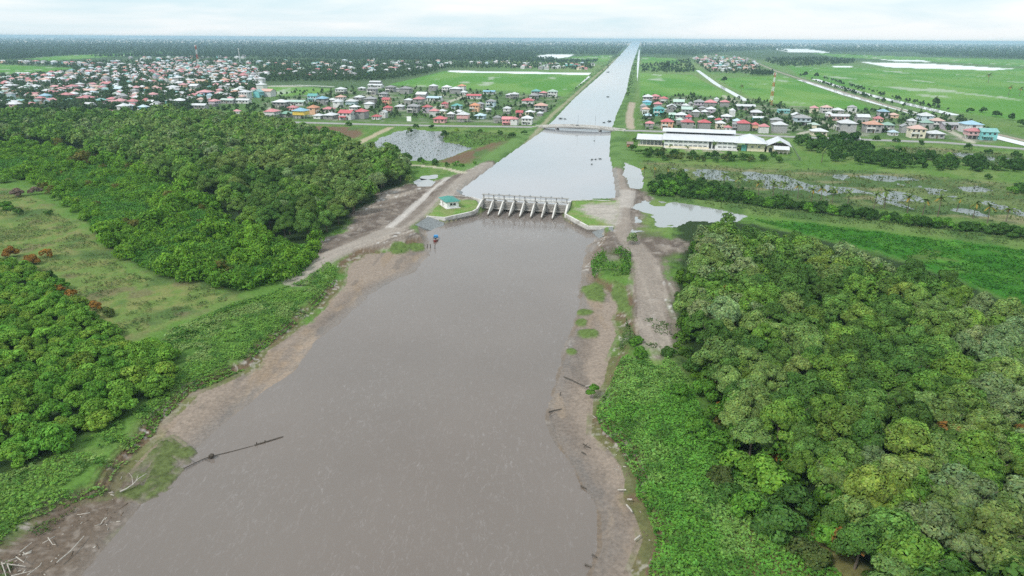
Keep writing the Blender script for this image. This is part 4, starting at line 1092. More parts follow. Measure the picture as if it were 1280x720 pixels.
def tints(m, rng, lobe=None, amp=.28):
    t = rng.uniform(1 - amp, 1 + amp, m)
    if lobe is not None: t = t * lobe
    c = np.stack([t * rng.uniform(.85, 1.16, m), t, t * rng.uniform(.75, 1.2, m)], 1)
    return c


def crown_mesh(name, R, H, z0, nl, nleaf, ls, seed, **kw):
    rng = np.random.default_rng(seed)
    c, n, lt = dome_points(R, H, z0, nl, nleaf, rng, **kw)
    v, f = leaf_quads(c, n, ls * rng.uniform(.65, 1.35, len(c)), rng)
    return np_mesh(name, v, f, LEAF, face_col=tints(len(f), rng, lt))


def trunk_mesh(h, r, seed):
    rng = random.Random(seed); mb = MB()
    mb.tube([(0, 0, -.4), (.1, .05, h * .35), (.05, .2, h * .62)], [r, r * .8, r * .55], 7)
    for k in range(4):
        t = k * 1.6 + rng.random(); e = h * .34
        mb.tube([(.08, .1, h * (.34 + .07 * k)), (e * .5 * math.cos(t), e * .5 * math.sin(t), h * (.55 + .05 * k)), (e * math.cos(t), e * math.sin(t), h * (.75 + .05 * k))], [r * .5, r * .32, r * .14], 5)
    return mb.mesh('trunk', BARK)


TREE_P = [(crown_mesh('crown', 4.5, 7.0, 3.2, 17 + 2 * k, 8500, .29, 100 + k, lob=(.22, .44)), trunk_mesh(9.5, .26, k)) for k in range(6)]
BUSH_P = [crown_mesh('foliage', 2.4, 2.8, .3, 15 + k % 3, 2400, .20, 200 + k, lob=(.2, .42)) for k in range(5)]
TONES = [('bright green', (.140, .270, .044)), ('olive green', (.172, .265, .072)), ('dark green', (.084, .174, .035)), ('grey green', (.200, .284, .116)), ('yellow green', (.180, .278, .052)), ('mid green', (.132, .245, .052))]
ORD = ['leftmost', 'second', 'third', 'fourth', 'fifth', 'sixth', 'seventh', 'eighth', 'ninth', 'tenth', 'eleventh', 'twelfth', 'thirteenth', 'fourteenth', 'fifteenth', 'sixteenth', 'seventeenth', 'eighteenth', 'nineteenth', 'twentieth', 'twenty-first', 'twenty-second', 'twenty-third', 'twenty-fourth', 'twenty-fifth', 'twenty-sixth', 'twenty-seventh', 'twenty-eighth', 'twenty-ninth', 'thirtieth', 'thirty-first', 'thirty-second', 'thirty-third', 'thirty-fourth']


def ordinal_labels(items, base):
    """items: list of dicts with px; base(it) -> text. Things sharing a text are told apart by their place along the picture"""
    groups = {}
    for it in items: groups.setdefault(base(it), []).append(it)
    for t, g in groups.items():
        g.sort(key=lambda q: q['px'])
        for i, it in enumerate(g):
            if len(g) == 1: it['label'] = t
            elif i == 0: it['label'] = t + ', leftmost'
            elif i == len(g) - 1: it['label'] = t + ', rightmost'
            else: it['label'] = t + ', ' + (ORD[i] if i < len(ORD) else 'later than twentieth') + ' from left'


def scatter(poly, spacing, rng, maxn=100000, jitter=1.0):
    P = np.array(poly); lo = P.min(0); hi = P.max(0)
    nx = int((hi[0] - lo[0]) / spacing) + 1; ny = int((hi[1] - lo[1]) / (spacing * .87)) + 1
    gx_, gy_ = np.meshgrid(np.arange(nx), np.arange(ny))
    x = lo[0] + (gx_ + .5 * (gy_ % 2)) * spacing + rng.uniform(-.42, .42, gx_.shape) * spacing * jitter
    y = lo[1] + gy_ * spacing * .87 + rng.uniform(-.42, .42, gx_.shape) * spacing * jitter
    x = x.ravel(); y = y.ravel(); m = inpoly(poly, x, y)
    return x[m], y[m]


FOR_L = W([(60, 150), (130, 150), (215, 149), (250, 151), (330, 158), (415, 180), (470, 196), (512, 206), (508, 226), (480, 243), (455, 262), (432, 280), (402, 293), (380, 306), (345, 300), (300, 280), (262, 255), (215, 232), (175, 212), (120, 195), (60, 182), (-160, 182), (-160, 150)])
FOR_R = W([(868, 308), (905, 303), (985, 316), (1060, 336), (1130, 362), (1190, 388), (1240, 412), (1300, 434), (1500, 490), (1750, 900), (1260, 900), (1110, 760), (1050, 690), (1010, 640), (950, 590), (905, 540), (880, 490), (866, 440), (858, 390), (868, 340)])
cand = []
for zone, poly, sp in (('L', FOR_L, 8.0), ('R', FOR_R, 5.7)):
    xs, ys = scatter(poly, sp, RNG)
    for x, y in zip(xs, ys): cand.append({'zone': zone, 'x': x, 'y': y})
# free-standing trees noticed outside the two masses
for a, b, s in ((495, 207, 1.0), (505, 216, 1.0), (508, 224, .8), (512, 231, .55), (790, 305, .5), (512, 166, .5), (556, 170, .5), (1180, 372, .9), (215, 150, 1.5), (198, 148, 1.35), (232, 151, 1.2), (205, 152, 1.2), (222, 154, 1.2)):
    x, y = at(a, b); cand.append({'zone': 'X' if a > 500 and a < 600 else ('L' if a < 500 else 'R'), 'x': x, 'y': y, 's': s})
gzs = ground_z([c['x'] for c in cand], [c['y'] for c in cand])
for c, gzv in zip(cand, gzs):
    c['z'] = float(gzv); x, y = c['x'], c['y']
    big = float(fbm(np.array([x / 30]), np.array([y / 30]), 301)[0]); r = RNG.uniform()
    if c['zone'] == 'R':
        c['s'] = c.get('s', RNG.uniform(.66, 1.08)); q = big + RNG.normal() * .12
        c['tone'] = 3 if q > .60 else 1 if q > .48 else 0 if q > .38 else 5 if q > .31 else 2
        if RNG.uniform() < .05: c['tone'] = 4
    else:
        c['s'] = c.get('s', RNG.uniform(.85, 1.3)); q = big + RNG.normal() * .12
        c['tone'] = 1 if q > .56 else 5 if q > .47 else 0 if q > .40 else 3 if q > .36 else 2
    c['px'], c['py'], c['d'] = proj(x, y, c['z'] + 7 * c['s'])
    c['size'] = c['s'] * F / c['d'] * 9 if (-10 < c['px'] < 1290 and c['py'] < 735 and c['d'] > 5) else 0
cand.sort(key=lambda c: -c['size'])
# individuals: nearest crowns of both masses
indiv = [c for c in cand if c['zone'] == 'R' and c['size'] > 0][:215] + [c for c in cand if c['zone'] != 'R' and c['size'] > 0][:78]
ids = {id(c) for c in indiv}
rest = [c for c in cand if id(c) not in ids]


def tree_base(c):
    py, px = c['py'], c['px']; tone = TONES[c['tone']][0]
    size = 'small' if c['s'] < .8 else 'tall' if c['s'] > .98 else 'middling'
    if c['zone'] == 'R':
        band = 'beside the right dirt track' if px < 900 and py < 470 else 'at the wet field edge' if py < 330 else 'in the upper right forest' if py < 410 else 'in the middle right forest' if py < 500 else 'low in the right forest' if py < 610 else 'at the bottom of the right forest'
    elif c['zone'] == 'X': band = 'near the pond and puddles on the left'
    else: band = 'at the dirt edge of the left forest' if px > 430 else 'in the front of the left forest' if px > 330 else 'beside the left vine thicket'
    return f'{size} {tone} mangrove tree {band}'


ordinal_labels(indiv, tree_base)
for c in indiv:
    k = int(RNG.integers(6)); cm, tm = TREE_P[k]
    e = empty('mangrove_tree', (c['x'], c['y'], c['z']), RNG.uniform(0, 6.28), c['label'], 'tree', 'mangrove trees of the right forest' if c['zone'] == 'R' else 'mangrove trees of the left forest')
    e.scale = (c['s'] * RNG.uniform(.9, 1.12), c['s'] * RNG.uniform(.9, 1.12), c['s'] * RNG.uniform(.88, 1.15))
    link('trunk', tm, e)
    tc_ = np.array(TONES[c['tone']][1]) * RNG.uniform(.86, 1.16); tc_[0] *= RNG.uniform(.9, 1.12)
    link('crown', cm, e, tc_)


def mass(name, items, R, H, z0, nl, nleaf, ls, label, cat, seed, sq=.8):
    V = []; Fc = []; Cc = []; n0 = 0; rng = np.random.default_rng(seed)
    for c in items:
        far = c.get('lod', 1.0)
        p, n, lt = dome_points(R * c['s'], H * c['s'] * rng.uniform(.85, 1.15), z0 * c['s'], nl, int(nleaf * far), rng)
        v, f = leaf_quads(p, n, ls * c['s'] * rng.uniform(.7, 1.3, len(p)) / math.sqrt(far), rng)
        V.append(v + np.array((c['x'], c['y'], c['z']))); Fc.append(f + n0); n0 += len(v)
        Cc.append(tints(len(f), rng, lt) * np.array(c['col'] if 'col' in c else TONES[c['tone']][1]))
    me = np_mesh(name, np.concatenate(V), np.concatenate(Fc), LEAF, face_col=np.concatenate(Cc))
    return tag(link(name, me), label, cat, kind='stuff')


for c in rest: c['lod'] = 1.0 if c['d'] < 330 else .6
mass('mangrove_woodland', [c for c in rest if c['zone'] != 'R'], 4.6, 7.0, 3.0, 12, 620, .68, 'dense mangrove wood filling the far part of the left forest', 'woodland', 401)
mass('mangrove_woodland', [c for c in rest if c['zone'] == 'R'], 4.6, 7.0, 3.0, 16, 1100, .52, 'remaining mangrove wood at the right edge of the right forest', 'woodland', 402)


US = []
xs, ys = scatter(FOR_R, 5.2, RNG); zs = ground_z(xs, ys)
for x, y, z in zip(xs, ys, zs):
    g_ = float(fbm(np.array([x / 12]), np.array([y / 12]), 321)[0])
    US.append({'x': x, 'y': y, 'z': float(z) - .3, 's': RNG.uniform(.7, 1.5), 'col': (.050 + .05 * g_, .13 + .08 * g_, .022) if RNG.uniform() > .05 else (.21, .115, .03)})
UND = W([(845, 432), (862, 470), (885, 515), (935, 580), (1000, 645), (1045, 700), (1110, 790), (1200, 900), (1270, 900), (1115, 760), (1055, 690), (1015, 640), (955, 590), (910, 540), (885, 490), (870, 440), (862, 390), (870, 335), (850, 335), (843, 380)])
xs, ys = scatter(UND, 3.6, RNG); zs = ground_z(xs, ys)
for x, y, z in zip(xs, ys, zs):
    g_ = RNG.uniform(); US.append({'x': x, 'y': y, 'z': float(z) - .3, 's': RNG.uniform(.35, .75), 'col': (.060 + .05 * g_, .13 + .09 * g_, .022) if RNG.uniform() > .06 else (.15, .13, .04)})
mass('forest_undergrowth', US, 3.0, 4.6, .2, 8, 420, .36, 'dense undergrowth filling the gaps beneath the right forest trees', 'undergrowth', 405)
# ------------------------------------------------------------------ thickets and ground cover
def cover(name, poly, dens, ls, cols, label, cat, seed, hmound=0.0, mscale=7.0, up=.6, lift=.15, edge=4.0, dmin=0, solid=False, near=None, patch=0.0):
    rng = np.random.default_rng(seed); P = np.array(poly); lo, hi = P.min(0), P.max(0)
    n = int(dens * (hi[0] - lo[0]) * (hi[1] - lo[1])); x = rng.uniform(lo[0], hi[0], n); y = rng.uniform(lo[1], hi[1], n)
    s = sdist(poly, x, y, 5); m = s > 0
    if patch: m &= fbm(x / 5, y / 5, seed + 9) > patch
    x, y, s = x[m], y[m], s[m]
    z = ground_z(x, y); mv = np.where(z > .5)[0]; x, y, z, s = x[mv], y[mv], z[mv], s[mv]

    def hgt(x, y, s):
        e = sst(0, edge, s)
        b = np.abs(fbm(x / mscale, y / mscale, seed + 1, 3) - .5) * 2
        c1 = fbm(x / (mscale * 2.5), y / (mscale * 2.5), seed + 2, 2)
        return e * hmound * (.35 + .55 * (1 - b) + .5 * (c1 - .4)) + 0
    h = hgt(x, y, s) if hmound else np.zeros(len(x))
    nn = rng.normal(size=(len(x), 3)) * .42; nn[:, 2] = np.abs(nn[:, 2]) + up
    if hmound:
        ex = .5; gxx = (hgt(x + ex, y, s) - h) / ex; gyy = (hgt(x, y + ex, s) - h) / ex
        nn[:, 0] -= gxx * .9; nn[:, 1] -= gyy * .9
    nn /= np.linalg.norm(nn, axis=1, keepdims=True)
    c = np.stack([x, y, z + h + rng.uniform(0, lift, len(x)) + rng.exponential(lift * .6, len(x))], 1)
    v, f = leaf_quads(c, nn, ls * rng.uniform(.6, 1.4, len(x)), rng)
    g = fbm(x / 9, y / 9, seed + 3); g2 = fbm(x / 2.6, y / 2.6, seed + 4)
    c0, c1, c2 = [np.array(q) for q in cols]
    col = c0 + (c1 - c0) * sst(.42, .62, g)[:, None]; col = col + (c2 - col) * sst(.55, .7, g2)[:, None]
    col = col * tints(len(x), rng, None, .25)
    if solid:
        st = 1.1; X, Y = np.meshgrid(np.arange(lo[0], hi[0], st), np.arange(lo[1], hi[1], st)); sh = X.shape
        S = sdist(poly, X.ravel(), Y.ravel(), 5); Z = ground_z(X.ravel(), Y.ravel()) + hgt(X.ravel(), Y.ravel(), S) - .25
        ok = (S > .2).reshape(sh); idx = np.arange(X.size).reshape(sh)
        q = ok[:-1, :-1] & ok[1:, :-1] & ok[:-1, 1:] & ok[1:, 1:]
        ff = np.stack([idx[:-1, :-1][q], idx[:-1, 1:][q], idx[1:, 1:][q], idx[1:, :-1][q]], 1)
        f = np.concatenate([f, ff + len(v)]); v = np.concatenate([v, np.stack([X.ravel(), Y.ravel(), Z], 1)])
        col = np.concatenate([col, np.tile(np.array(c0) * .75, (len(ff), 1))])
    return tag(link(name, np_mesh(name, v, f, LEAF, face_col=col)), label, cat, kind='stuff')


VINE = W([(-80, 182), (60, 186), (130, 198), (180, 214), (222, 234), (265, 258), (305, 284), (345, 303), (382, 308), (398, 300), (402, 316), (385, 338), (350, 352), (300, 366), (262, 356), (215, 350), (180, 338), (142, 316), (118, 292), (98, 268), (72, 246), (30, 225), (-80, 212)])
VM = []
xs, ys = scatter(VINE, 4.9, RNG)
zs = ground_z(xs, ys)
for x, y, z in zip(xs, ys, zs):
    n_ = float(fbm(np.array([x / 16]), np.array([y / 16]), 311)[0]); g_ = float(fbm(np.array([x / 10]), np.array([y / 10]), 317)[0])
    VM.append({'x': x, 'y': y, 'z': float(z) - .3, 's': (.35 + 2.6 * max(n_ - .30, 0)) * RNG.uniform(.6, 1.5), 'col': (.062 + .130 * g_, .165 + .20 * g_, .020 + .016 * g_) if RNG.uniform() > .025 else (.13, .13, .03), 'lod': 1.0})
mass('vine_mounds', VM, 3.3, 4.4, .2, 9, 620, .34, 'bright creeper mounds heaped below the left forest', 'thicket', 404)
cover('vine_thicket', VINE, 5.0, .46, [(.075, .205, .030), (.11, .245, .034), (.05, .13, .022)], 'low creeper carpet between the mounds below the left forest', 'thicket', 501, 2.2, 9.5, .5, .28, 6, solid=True)
BANKR = W([(740, 498), (756, 478), (764, 458), (772, 442), (786, 440), (798, 450), (810, 440), (820, 456), (832, 442), (848, 456), (862, 470), (885, 515), (935, 580), (1000, 645), (1045, 700), (1110, 790), (1200, 900), (900, 900), (825, 790), (799, 715), (812, 676), (799, 640), (786, 620), (788, 600), (782, 583), (765, 560), (741, 540)])
cover('bank_creeper', BANKR, 16, .27, [(.115, .285, .040), (.168, .315, .068), (.070, .175, .028)], 'bright leafy creeper covering the right river bank', 'ground cover', 502, .9, 4.0, 1.0, .2, 3)
BANKL = W([(426, 337), (422, 353), (392, 385), (360, 412), (328, 434), (312, 455), (272, 474), (240, 487), (220, 507), (202, 523), (196, 541), (172, 562), (146, 590), (133, 616), (105, 622), (70, 645), (36, 658), (10, 680), (-60, 740), (-60, 590), (0, 600), (60, 578), (120, 548), (165, 530), (205, 498), (238, 452), (290, 420), (330, 398), (372, 360), (400, 330)])
BANKA = W([(404, 318), (426, 335), (422, 353), (392, 385), (360, 412), (328, 434), (312, 455), (272, 474), (240, 487), (220, 507), (202, 523), (196, 541), (172, 562), (146, 590), (133, 616), (105, 620), (70, 638), (36, 650), (5, 676), (-60, 735), (-70, 600), (0, 592), (60, 568), (118, 540), (160, 516), (200, 486), (228, 452), (190, 440), (205, 412), (292, 378), (335, 366), (372, 350), (390, 338)])
cover('bank_grass', BANKA, 13, .27, [(.145, .285, .050), (.205, .305, .092), (.080, .185, .035)], 'uneven bright grass and creeper on the left river bank', 'grass', 503, .45, 3.2, 1.3, .14, 3, patch=.36)
cover('bank_weeds', W([(292, 378), (335, 366), (372, 348), (350, 366), (300, 392), (240, 425), (205, 455), (178, 492), (160, 505), (175, 460), (205, 420)]), 7, .33, [(.065, .165, .026), (.09, .19, .034), (.04, .10, .018)], 'taller dark weeds between the left clearing and the river bank', 'weeds', 504, .9, 5, .8, .25, 5, patch=.4)
cover('clearing_grass', CLEAR, 2.2, .30, [(.09, .14, .04), (.125, .145, .055), (.055, .10, .028)], 'short yellowish grass tufts of the left clearing', 'grass', 505, .35, 4, .5, .15, 3, patch=.5)
cover('reed_patch', W([(731, 345), (735, 328), (752, 320), (775, 316), (792, 322), (791, 348), (770, 350), (735, 354)], 1), 9, .36, [(.10, .235, .036), (.125, .245, .044), (.07, .165, .028)], 'tall green reeds on the mud between sluice and right track', 'reeds', 506, .5, 3, .05, .9, 3, patch=.44)
cover('reed_patch', W([(497, 318), (500, 311), (518, 304), (530, 304), (532, 311), (516, 316)], .8), 12, .3, [(.078, .170, .034), (.095, .18, .04), (.05, .12, .025)], 'small green reed tongue on the mud near the boat', 'reeds', 507, .9, 3, .05, .6, 2)
for cx, cy, rx, ry in ((731, 389, 11, 5), (727, 402, 8, 6), (736, 416, 15, 7), (714, 438, 7, 4), (742, 364, 14, 11)):
    cover('grass_islet', W([(cx + rx * math.cos(k), cy + ry * math.sin(k)) for k in np.linspace(0, 5.6, 9)], .7), 16, .24, [(.085, .165, .03), (.12, .18, .045), (.05, .11, .02)], {389: 'upper flat grass islet on the right mud flat', 402: 'small round grass islet touching the right waterline', 416: 'long slanting grass islet on the right mud flat', 438: 'lowest tiny grass islet on the right mud flat', 364: 'grass tongue between the reeds and the right mud flat'}[cy], 'grass', 530 + cy % 100, .5, 3, .3, .3, 1.5)
cover('shore_scrub', W([(775, 440), (768, 432), (778, 402), (780, 375), (785, 372), (788, 400), (800, 425), (806, 434)], 1.5), 9, .28, [(.07, .15, .03), (.10, .17, .05), (.05, .11, .025)], 'low weeds edging the right dirt track above the flat', 'weeds', 508, .8, 4, .3, .3, 2, patch=.4)
cover('shore_tufts', W([(133, 618), (105, 624), (70, 642), (36, 655), (0, 680), (-60, 740), (-20, 750), (40, 700), (75, 690), (110, 655), (140, 632)], .9), 12, .22, [(.09, .15, .04), (.14, .165, .06), (.055, .10, .025)], 'grass tufts pushing through the litter at the near left shore', 'grass', 521, .35, 3, .4, .25, 2, patch=.50)
cover('track_weeds', W([(800, 398), (842, 392), (846, 438), (804, 440)]), 9, .25, [(.09, .15, .045), (.11, .17, .06), (.06, .11, .03)], 'sparse weeds where the right dirt track ends', 'weeds', 509, .3, 4, .4, .15, 2, patch=.47)
cover('marsh_grass', MARSH1, .42, .5, [(.085, .13, .04), (.14, .155, .06), (.045, .09, .024)], 'rough sedge tufts standing in the right marsh', 'sedge', 515, .5, 6, .2, .35, 3, patch=.45)
cover('marsh_grass', MARSH2, .4, .6, [(.06, .10, .03), (.11, .12, .05), (.035, .07, .02)], 'rough sedge tufts in the marsh below the coast road', 'sedge', 516, .4, 6, .2, .35, 3, patch=.45)
cover('pond_weed', W([(492, 167), (515, 163), (552, 166), (586, 186), (545, 200), (482, 193), (463, 182)]), .10, .45, [(.09, .13, .06), (.12, .15, .08), (.06, .09, .04)], 'thin floating weed over the flooded pond', 'weeds', 520, .5, 6, .9, .12, 3)
cover('pond_weed', W([(545, 170), (552, 177), (586, 185), (640, 176), (640, 168), (585, 164), (555, 166)]), .6, .5, [(.06, .11, .03), (.10, .13, .045), (.035, .07, .02)], 'weedy shallows between the flooded pond and the canal', 'weeds', 517, .7, 6, .3, .3, 3, patch=.4)
cover('field_grass', WETF, 1.6, .42, [(.040, .150, .014), (.070, .20, .025), (.024, .098, .010)], 'deep green wet grass of the field below the dyke', 'grass', 518, .15, 6, .5, .2, 2, patch=.4)
cover('dyke_grass', DYKE, 1.8, .38, [(.085, .15, .04), (.12, .175, .055), (.05, .10, .025)], 'rough light green grass along the dyke', 'grass', 519, .2, 6, .5, .2, 2, patch=.4)
# pale litter scattered on both shores
for poly, dn, lb, sd_ in ((W([(205, 545), (150, 592), (135, 618), (75, 650), (0, 690), (-60, 760), (40, 760), (97, 715), (140, 668), (165, 625), (160, 605), (190, 565), (235, 500), (275, 480), (240, 492), (212, 520)], .9), .9, 'pale twigs and litter washed up on the left shore', 511),
                          (W([(812, 676), (797, 715), (790, 740), (806, 740), (822, 690), (806, 640), (792, 615), (795, 600), (768, 560), (745, 540), (748, 500), (764, 478), (768, 455), (774, 440), (768, 440), (757, 480), (742, 497), (738, 545), (776, 592), (784, 630), (795, 645)], .9), .55, 'pale twigs and litter along the foot of the right bank', 512),
                          (W([(735, 298), (860, 302), (850, 320), (800, 322), (735, 318)]), .25, 'pale litter on the churned mud right of the sluice', 513),
                          (W([(455, 285), (520, 240), (540, 238), (480, 285), (420, 305), (400, 318), (430, 300)]), .2, 'pale litter on the graded dirt left of the sluice', 514)):
    rng = np.random.default_rng(sd_); P = np.array(poly); lo, hi = P.min(0), P.max(0); n = int(dn * np.prod(hi - lo)); x = rng.uniform(lo[0], hi[0], n); y = rng.uniform(lo[1], hi[1], n)
    m = inpoly(poly, x, y) & (fbm(x / 3, y / 3, sd_) > .55); x, y = x[m], y[m]; z = ground_z(x, y); m = z > .08; x, y, z = x[m], y[m], z[m]
    th = rng.uniform(0, 3.14, len(x)); L = rng.exponential(.20, len(x)) + .07; w_ = .03 + .05 * rng.uniform(size=len(x)); hgt_ = .05 + .08 * rng.uniform(size=len(x))
    V = []; 
    for sx, sy, sz in ((-1, -1, 0), (1, -1, 0), (1, 1, 0), (-1, 1, 0), (-1, -1, 1), (1, -1, 1), (1, 1, 1), (-1, 1, 1)):
        V.append(np.stack([x + sx * L * np.cos(th) - sy * w_ * np.sin(th), y + sx * L * np.sin(th) + sy * w_ * np.cos(th), z - .05 + sz * (hgt_ + .06)], 1))
    V = np.stack(V, 1).reshape(-1, 3); b = np.arange(len(x))[:, None, None] * 8
    fq = np.array([(4, 5, 6, 7), (0, 1, 5, 4), (1, 2, 6, 5), (2, 3, 7, 6), (3, 0, 4, 7)])[None]; Fq = (b + fq).reshape(-1, 4)
    cc = np.where(rng.uniform(size=(len(x), 1)) < .6, np.array([[.34, .31, .27]]), np.array([[.12, .09, .065]])) * rng.uniform(.7, 1.2, (len(x), 1))
    tag(link('shore_litter', np_mesh('shore_litter', V, Fq, TINTM, face_col=np.repeat(cc, 5, 0))), lb, 'litter', kind='stuff')

# ------------------------------------------------------------------ bushes
bushes = []


def addb(poly, sp, smin, smax, tones, where, group, cap=None, maxpx=None):
    xs, ys = scatter(poly, sp, RNG); L = []
    for x, y in zip(xs, ys): L.append({'x': x, 'y': y, 's': RNG.uniform(smin, smax), 'tone': tones[int(RNG.integers(len(tones)))], 'where': where, 'group': group})
    for b in L:
        q = proj(b['x'], b['y'], 3); b['px'], b['py'], b['d'] = q
    bushes.extend(L)


LIME = W([(-90, 330), (10, 333), (48, 345), (84, 368), (112, 400), (150, 430), (185, 440), (232, 452), (205, 490), (160, 520), (120, 540), (60, 572), (0, 596), (-90, 640)])
NB_TONES = [('lime green', (.150, .300, .040)), ('yellow green', (.185, .300, .042)), ('bright green', (.105, .25, .032)), ('dark green', (.045, .11, .022)), ('orange brown', (.30, .165, .035)), ('mid green', (.062, .14, .028)), ('grey brown', (.20, .15, .12)), ('olive green', (.09, .13, .035))]
addb(LIME, 4.0, .9, 1.5, [0, 0, 1, 2, 0, 2], 'in the near left thicket', 'bushes of the near left thicket')
for a, b, s, t in ((15, 322, 1.2, 4), (40, 330, 1.1, 4), (58, 322, 1.0, 4), (30, 345, 1.0, 3), (72, 365, 1.1, 4), (90, 372, .9, 4), (98, 385, 1.0, 3), (120, 388, 1.0, 4), (135, 395, .9, 7), (60, 352, 1.2, 3), (8, 262, 1.6, 2), (20, 268, 1.2, 5), (5, 228, 1.8, 0), (40, 222, 1.3, 6), (75, 222, 1.2, 4), (22, 246, 1.6, 6), (45, 243, 1.4, 6), (112, 208, 1.1, 4), (72, 250, 1.3, 0), (85, 258, 1.2, 0), (95, 256, 1.1, 1), (62, 268, .9, 5), (108, 276, 1.0, 0)):
    x, y = at(a, b); q = proj(x, y, 3); bushes.append({'x': x, 'y': y, 's': s, 'tone': t, 'where': 'at the left clearing edge', 'group': 'bushes round the left clearing', 'px': q[0], 'py': q[1], 'd': q[2]})
addb(W([(818, 226), (850, 222), (880, 232), (960, 252), (1060, 266), (1160, 280), (1290, 296), (1290, 303), (1160, 288), (1060, 274), (960, 261), (880, 251), (815, 243)]), 4.8, 1.0, 1.6, [3, 5, 2, 3], 'in the hedge row above the dyke', 'bushes of the dyke hedge')
addb(W([(990, 174), (1075, 172), (1085, 186), (1100, 194), (1160, 197), (1290, 208), (1290, 216), (1180, 214), (1110, 210), (1060, 206), (1010, 192)]), 10, 1.3, 2.2, [3, 5, 3], 'in the marsh copse right of the school', 'bushes of the marsh copse')
addb(W([(790, 187), (812, 190), (880, 196), (990, 202), (990, 205), (900, 203), (830, 201), (800, 199)]), 8, .9, 1.6, [5, 7, 3], 'along the fence below the school', 'bushes below the school fence')
addb(W([(510, 199), (550, 204), (600, 208), (560, 210), (515, 204)]), 7, .6, 1.1, [5, 2], 'between the pond and the left track', 'bushes by the pond')
addb(W([(1265, 234), (1300, 237), (1300, 247), (1262, 243)]), 8, 1.2, 1.6, [2, 5], 'at the right rim of the marsh', 'bushes of the marsh rim')
for a, b, s, t, w in ((790, 432, .55, 2, 'where the right dirt track ends'), (797, 428, .8, 2, 'where the right dirt track ends'), (799, 447, .9, 2, 'where the right dirt track ends'), (741, 489, .75, 2, 'alone on the right bank corner'), (836, 445, .9, 5, 'where the right dirt track ends'),
                      (850, 500, 1.2, 2, 'at the inner edge of the right bank'), (870, 540, 1.3, 2, 'at the inner edge of the right bank'), (900, 600, 1.2, 7, 'at the inner edge of the right bank'), (915, 625, 1.2, 5, 'at the inner edge of the right bank'), (935, 645, 1.4, 2, 'at the inner edge of the right bank'), (972, 668, 1.7, 5, 'at the inner edge of the right bank'),
                      (905, 560, 1.5, 2, 'at the inner edge of the right bank'), (925, 590, 1.6, 0, 'at the inner edge of the right bank'), (880, 495, 1.4, 2, 'at the inner edge of the right bank'), (868, 465, 1.2, 5, 'at the inner edge of the right bank'), (960, 610, 1.8, 0, 'at the inner edge of the right bank'), (990, 640, 1.6, 5, 'at the inner edge of the right bank'),
                      (1010, 700, 1.4, 7, 'at the inner edge of the right bank'), (1045, 680, 1.6, 2, 'at the inner edge of the right bank'), (975, 575, 1.0, 4, 'inside the right forest gap'), (1060, 583, 1.0, 4, 'inside the right forest gap'), (1043, 590, .9, 4, 'inside the right forest gap'), (905, 520, 1.1, 4, 'inside the right forest gap'),
                      (1000, 570, 1.6, 2, 'inside the right forest gap'), (1035, 575, 1.7, 2, 'inside the right forest gap'), (512, 166, 1.4, 3, 'in the flooded pond'), (556, 171, 1.6, 3, 'in the flooded pond'), (436, 157, 1.3, 3, 'by the left coast road'), (520, 160, 1.3, 3, 'by the left coast road'), (540, 161, 1.3, 3, 'by the left coast road'),
                      (625, 169, 1.2, 5, 'right of the pond'), (640, 172, 1.4, 5, 'right of the pond'), (600, 166, 1.1, 5, 'right of the pond'), (655, 170, 1.3, 5, 'right of the pond'), (570, 166, 1.2, 1, 'right of the pond'), (1185, 197, 1.3, 0, 'in the marsh copse right of the school'), (1235, 192, 1.2, 3, 'below the right coast road'), (1120, 178, 1.3, 3, 'below the right coast road'),
                      (1095, 176, 1.3, 3, 'below the right coast road'), (1150, 181, 1.2, 3, 'below the right coast road'), (1210, 187, 1.4, 3, 'below the right coast road'), (1270, 196, 1.4, 3, 'below the right coast road'), (800, 172, 1.4, 2, 'left of the school hall'), (795, 177, 1.2, 5, 'left of the school hall'), (967, 196, 1.3, 3, 'below the school porch'),
                      (1230, 141, 2.0, 3, 'behind the far right houses'), (1245, 146, 2.2, 3, 'behind the far right houses'), (1262, 150, 2.0, 3, 'behind the far right houses'), (1275, 158, 2.2, 3, 'behind the far right houses'), (1212, 141, 1.8, 3, 'behind the far right houses'), (1113, 210, 1.2, 5, 'in the open marsh'), (1186, 212, 1.2, 5, 'in the open marsh'), (1235, 224, 1.1, 5, 'in the open marsh'), (1040, 243, 1.0, 5, 'in the open marsh')):
    x, y = at(a, b); q = proj(x, y, 3); bushes.append({'x': x, 'y': y, 's': s, 'tone': t, 'where': w, 'group': 'scattered bushes', 'px': q[0], 'py': q[1], 'd': q[2]})
inview = [b for b in bushes if -12 < b['px'] < 1292 and b['py'] < 735]
inview.sort(key=lambda b: -b['s'] / b['d'])
keep = inview[:295]; kid = {id(b) for b in keep}; others = [b for b in bushes if id(b) not in kid]
zz = ground_z([b['x'] for b in keep], [b['y'] for b in keep])


def bush_base(b):
    sz = 'low' if b['s'] < 1.1 else 'broad' if b['s'] > 1.5 else 'rounded'
    w = b['where']
    if 'near left thicket' in w: w = ('in the upper' if b['py'] < 400 else 'in the middle' if b['py'] < 465 else 'at the bottom') + (' outer' if b['px'] < 75 else ' inner') + ' near left thicket'
    if 'dyke' in w: w = ('at left' if b['px'] < 930 else 'midway' if b['px'] < 1100 else 'at right') + ' in the hedge above the dyke'
    return f"{sz} {NB_TONES[b['tone']][0]} bush {w}"


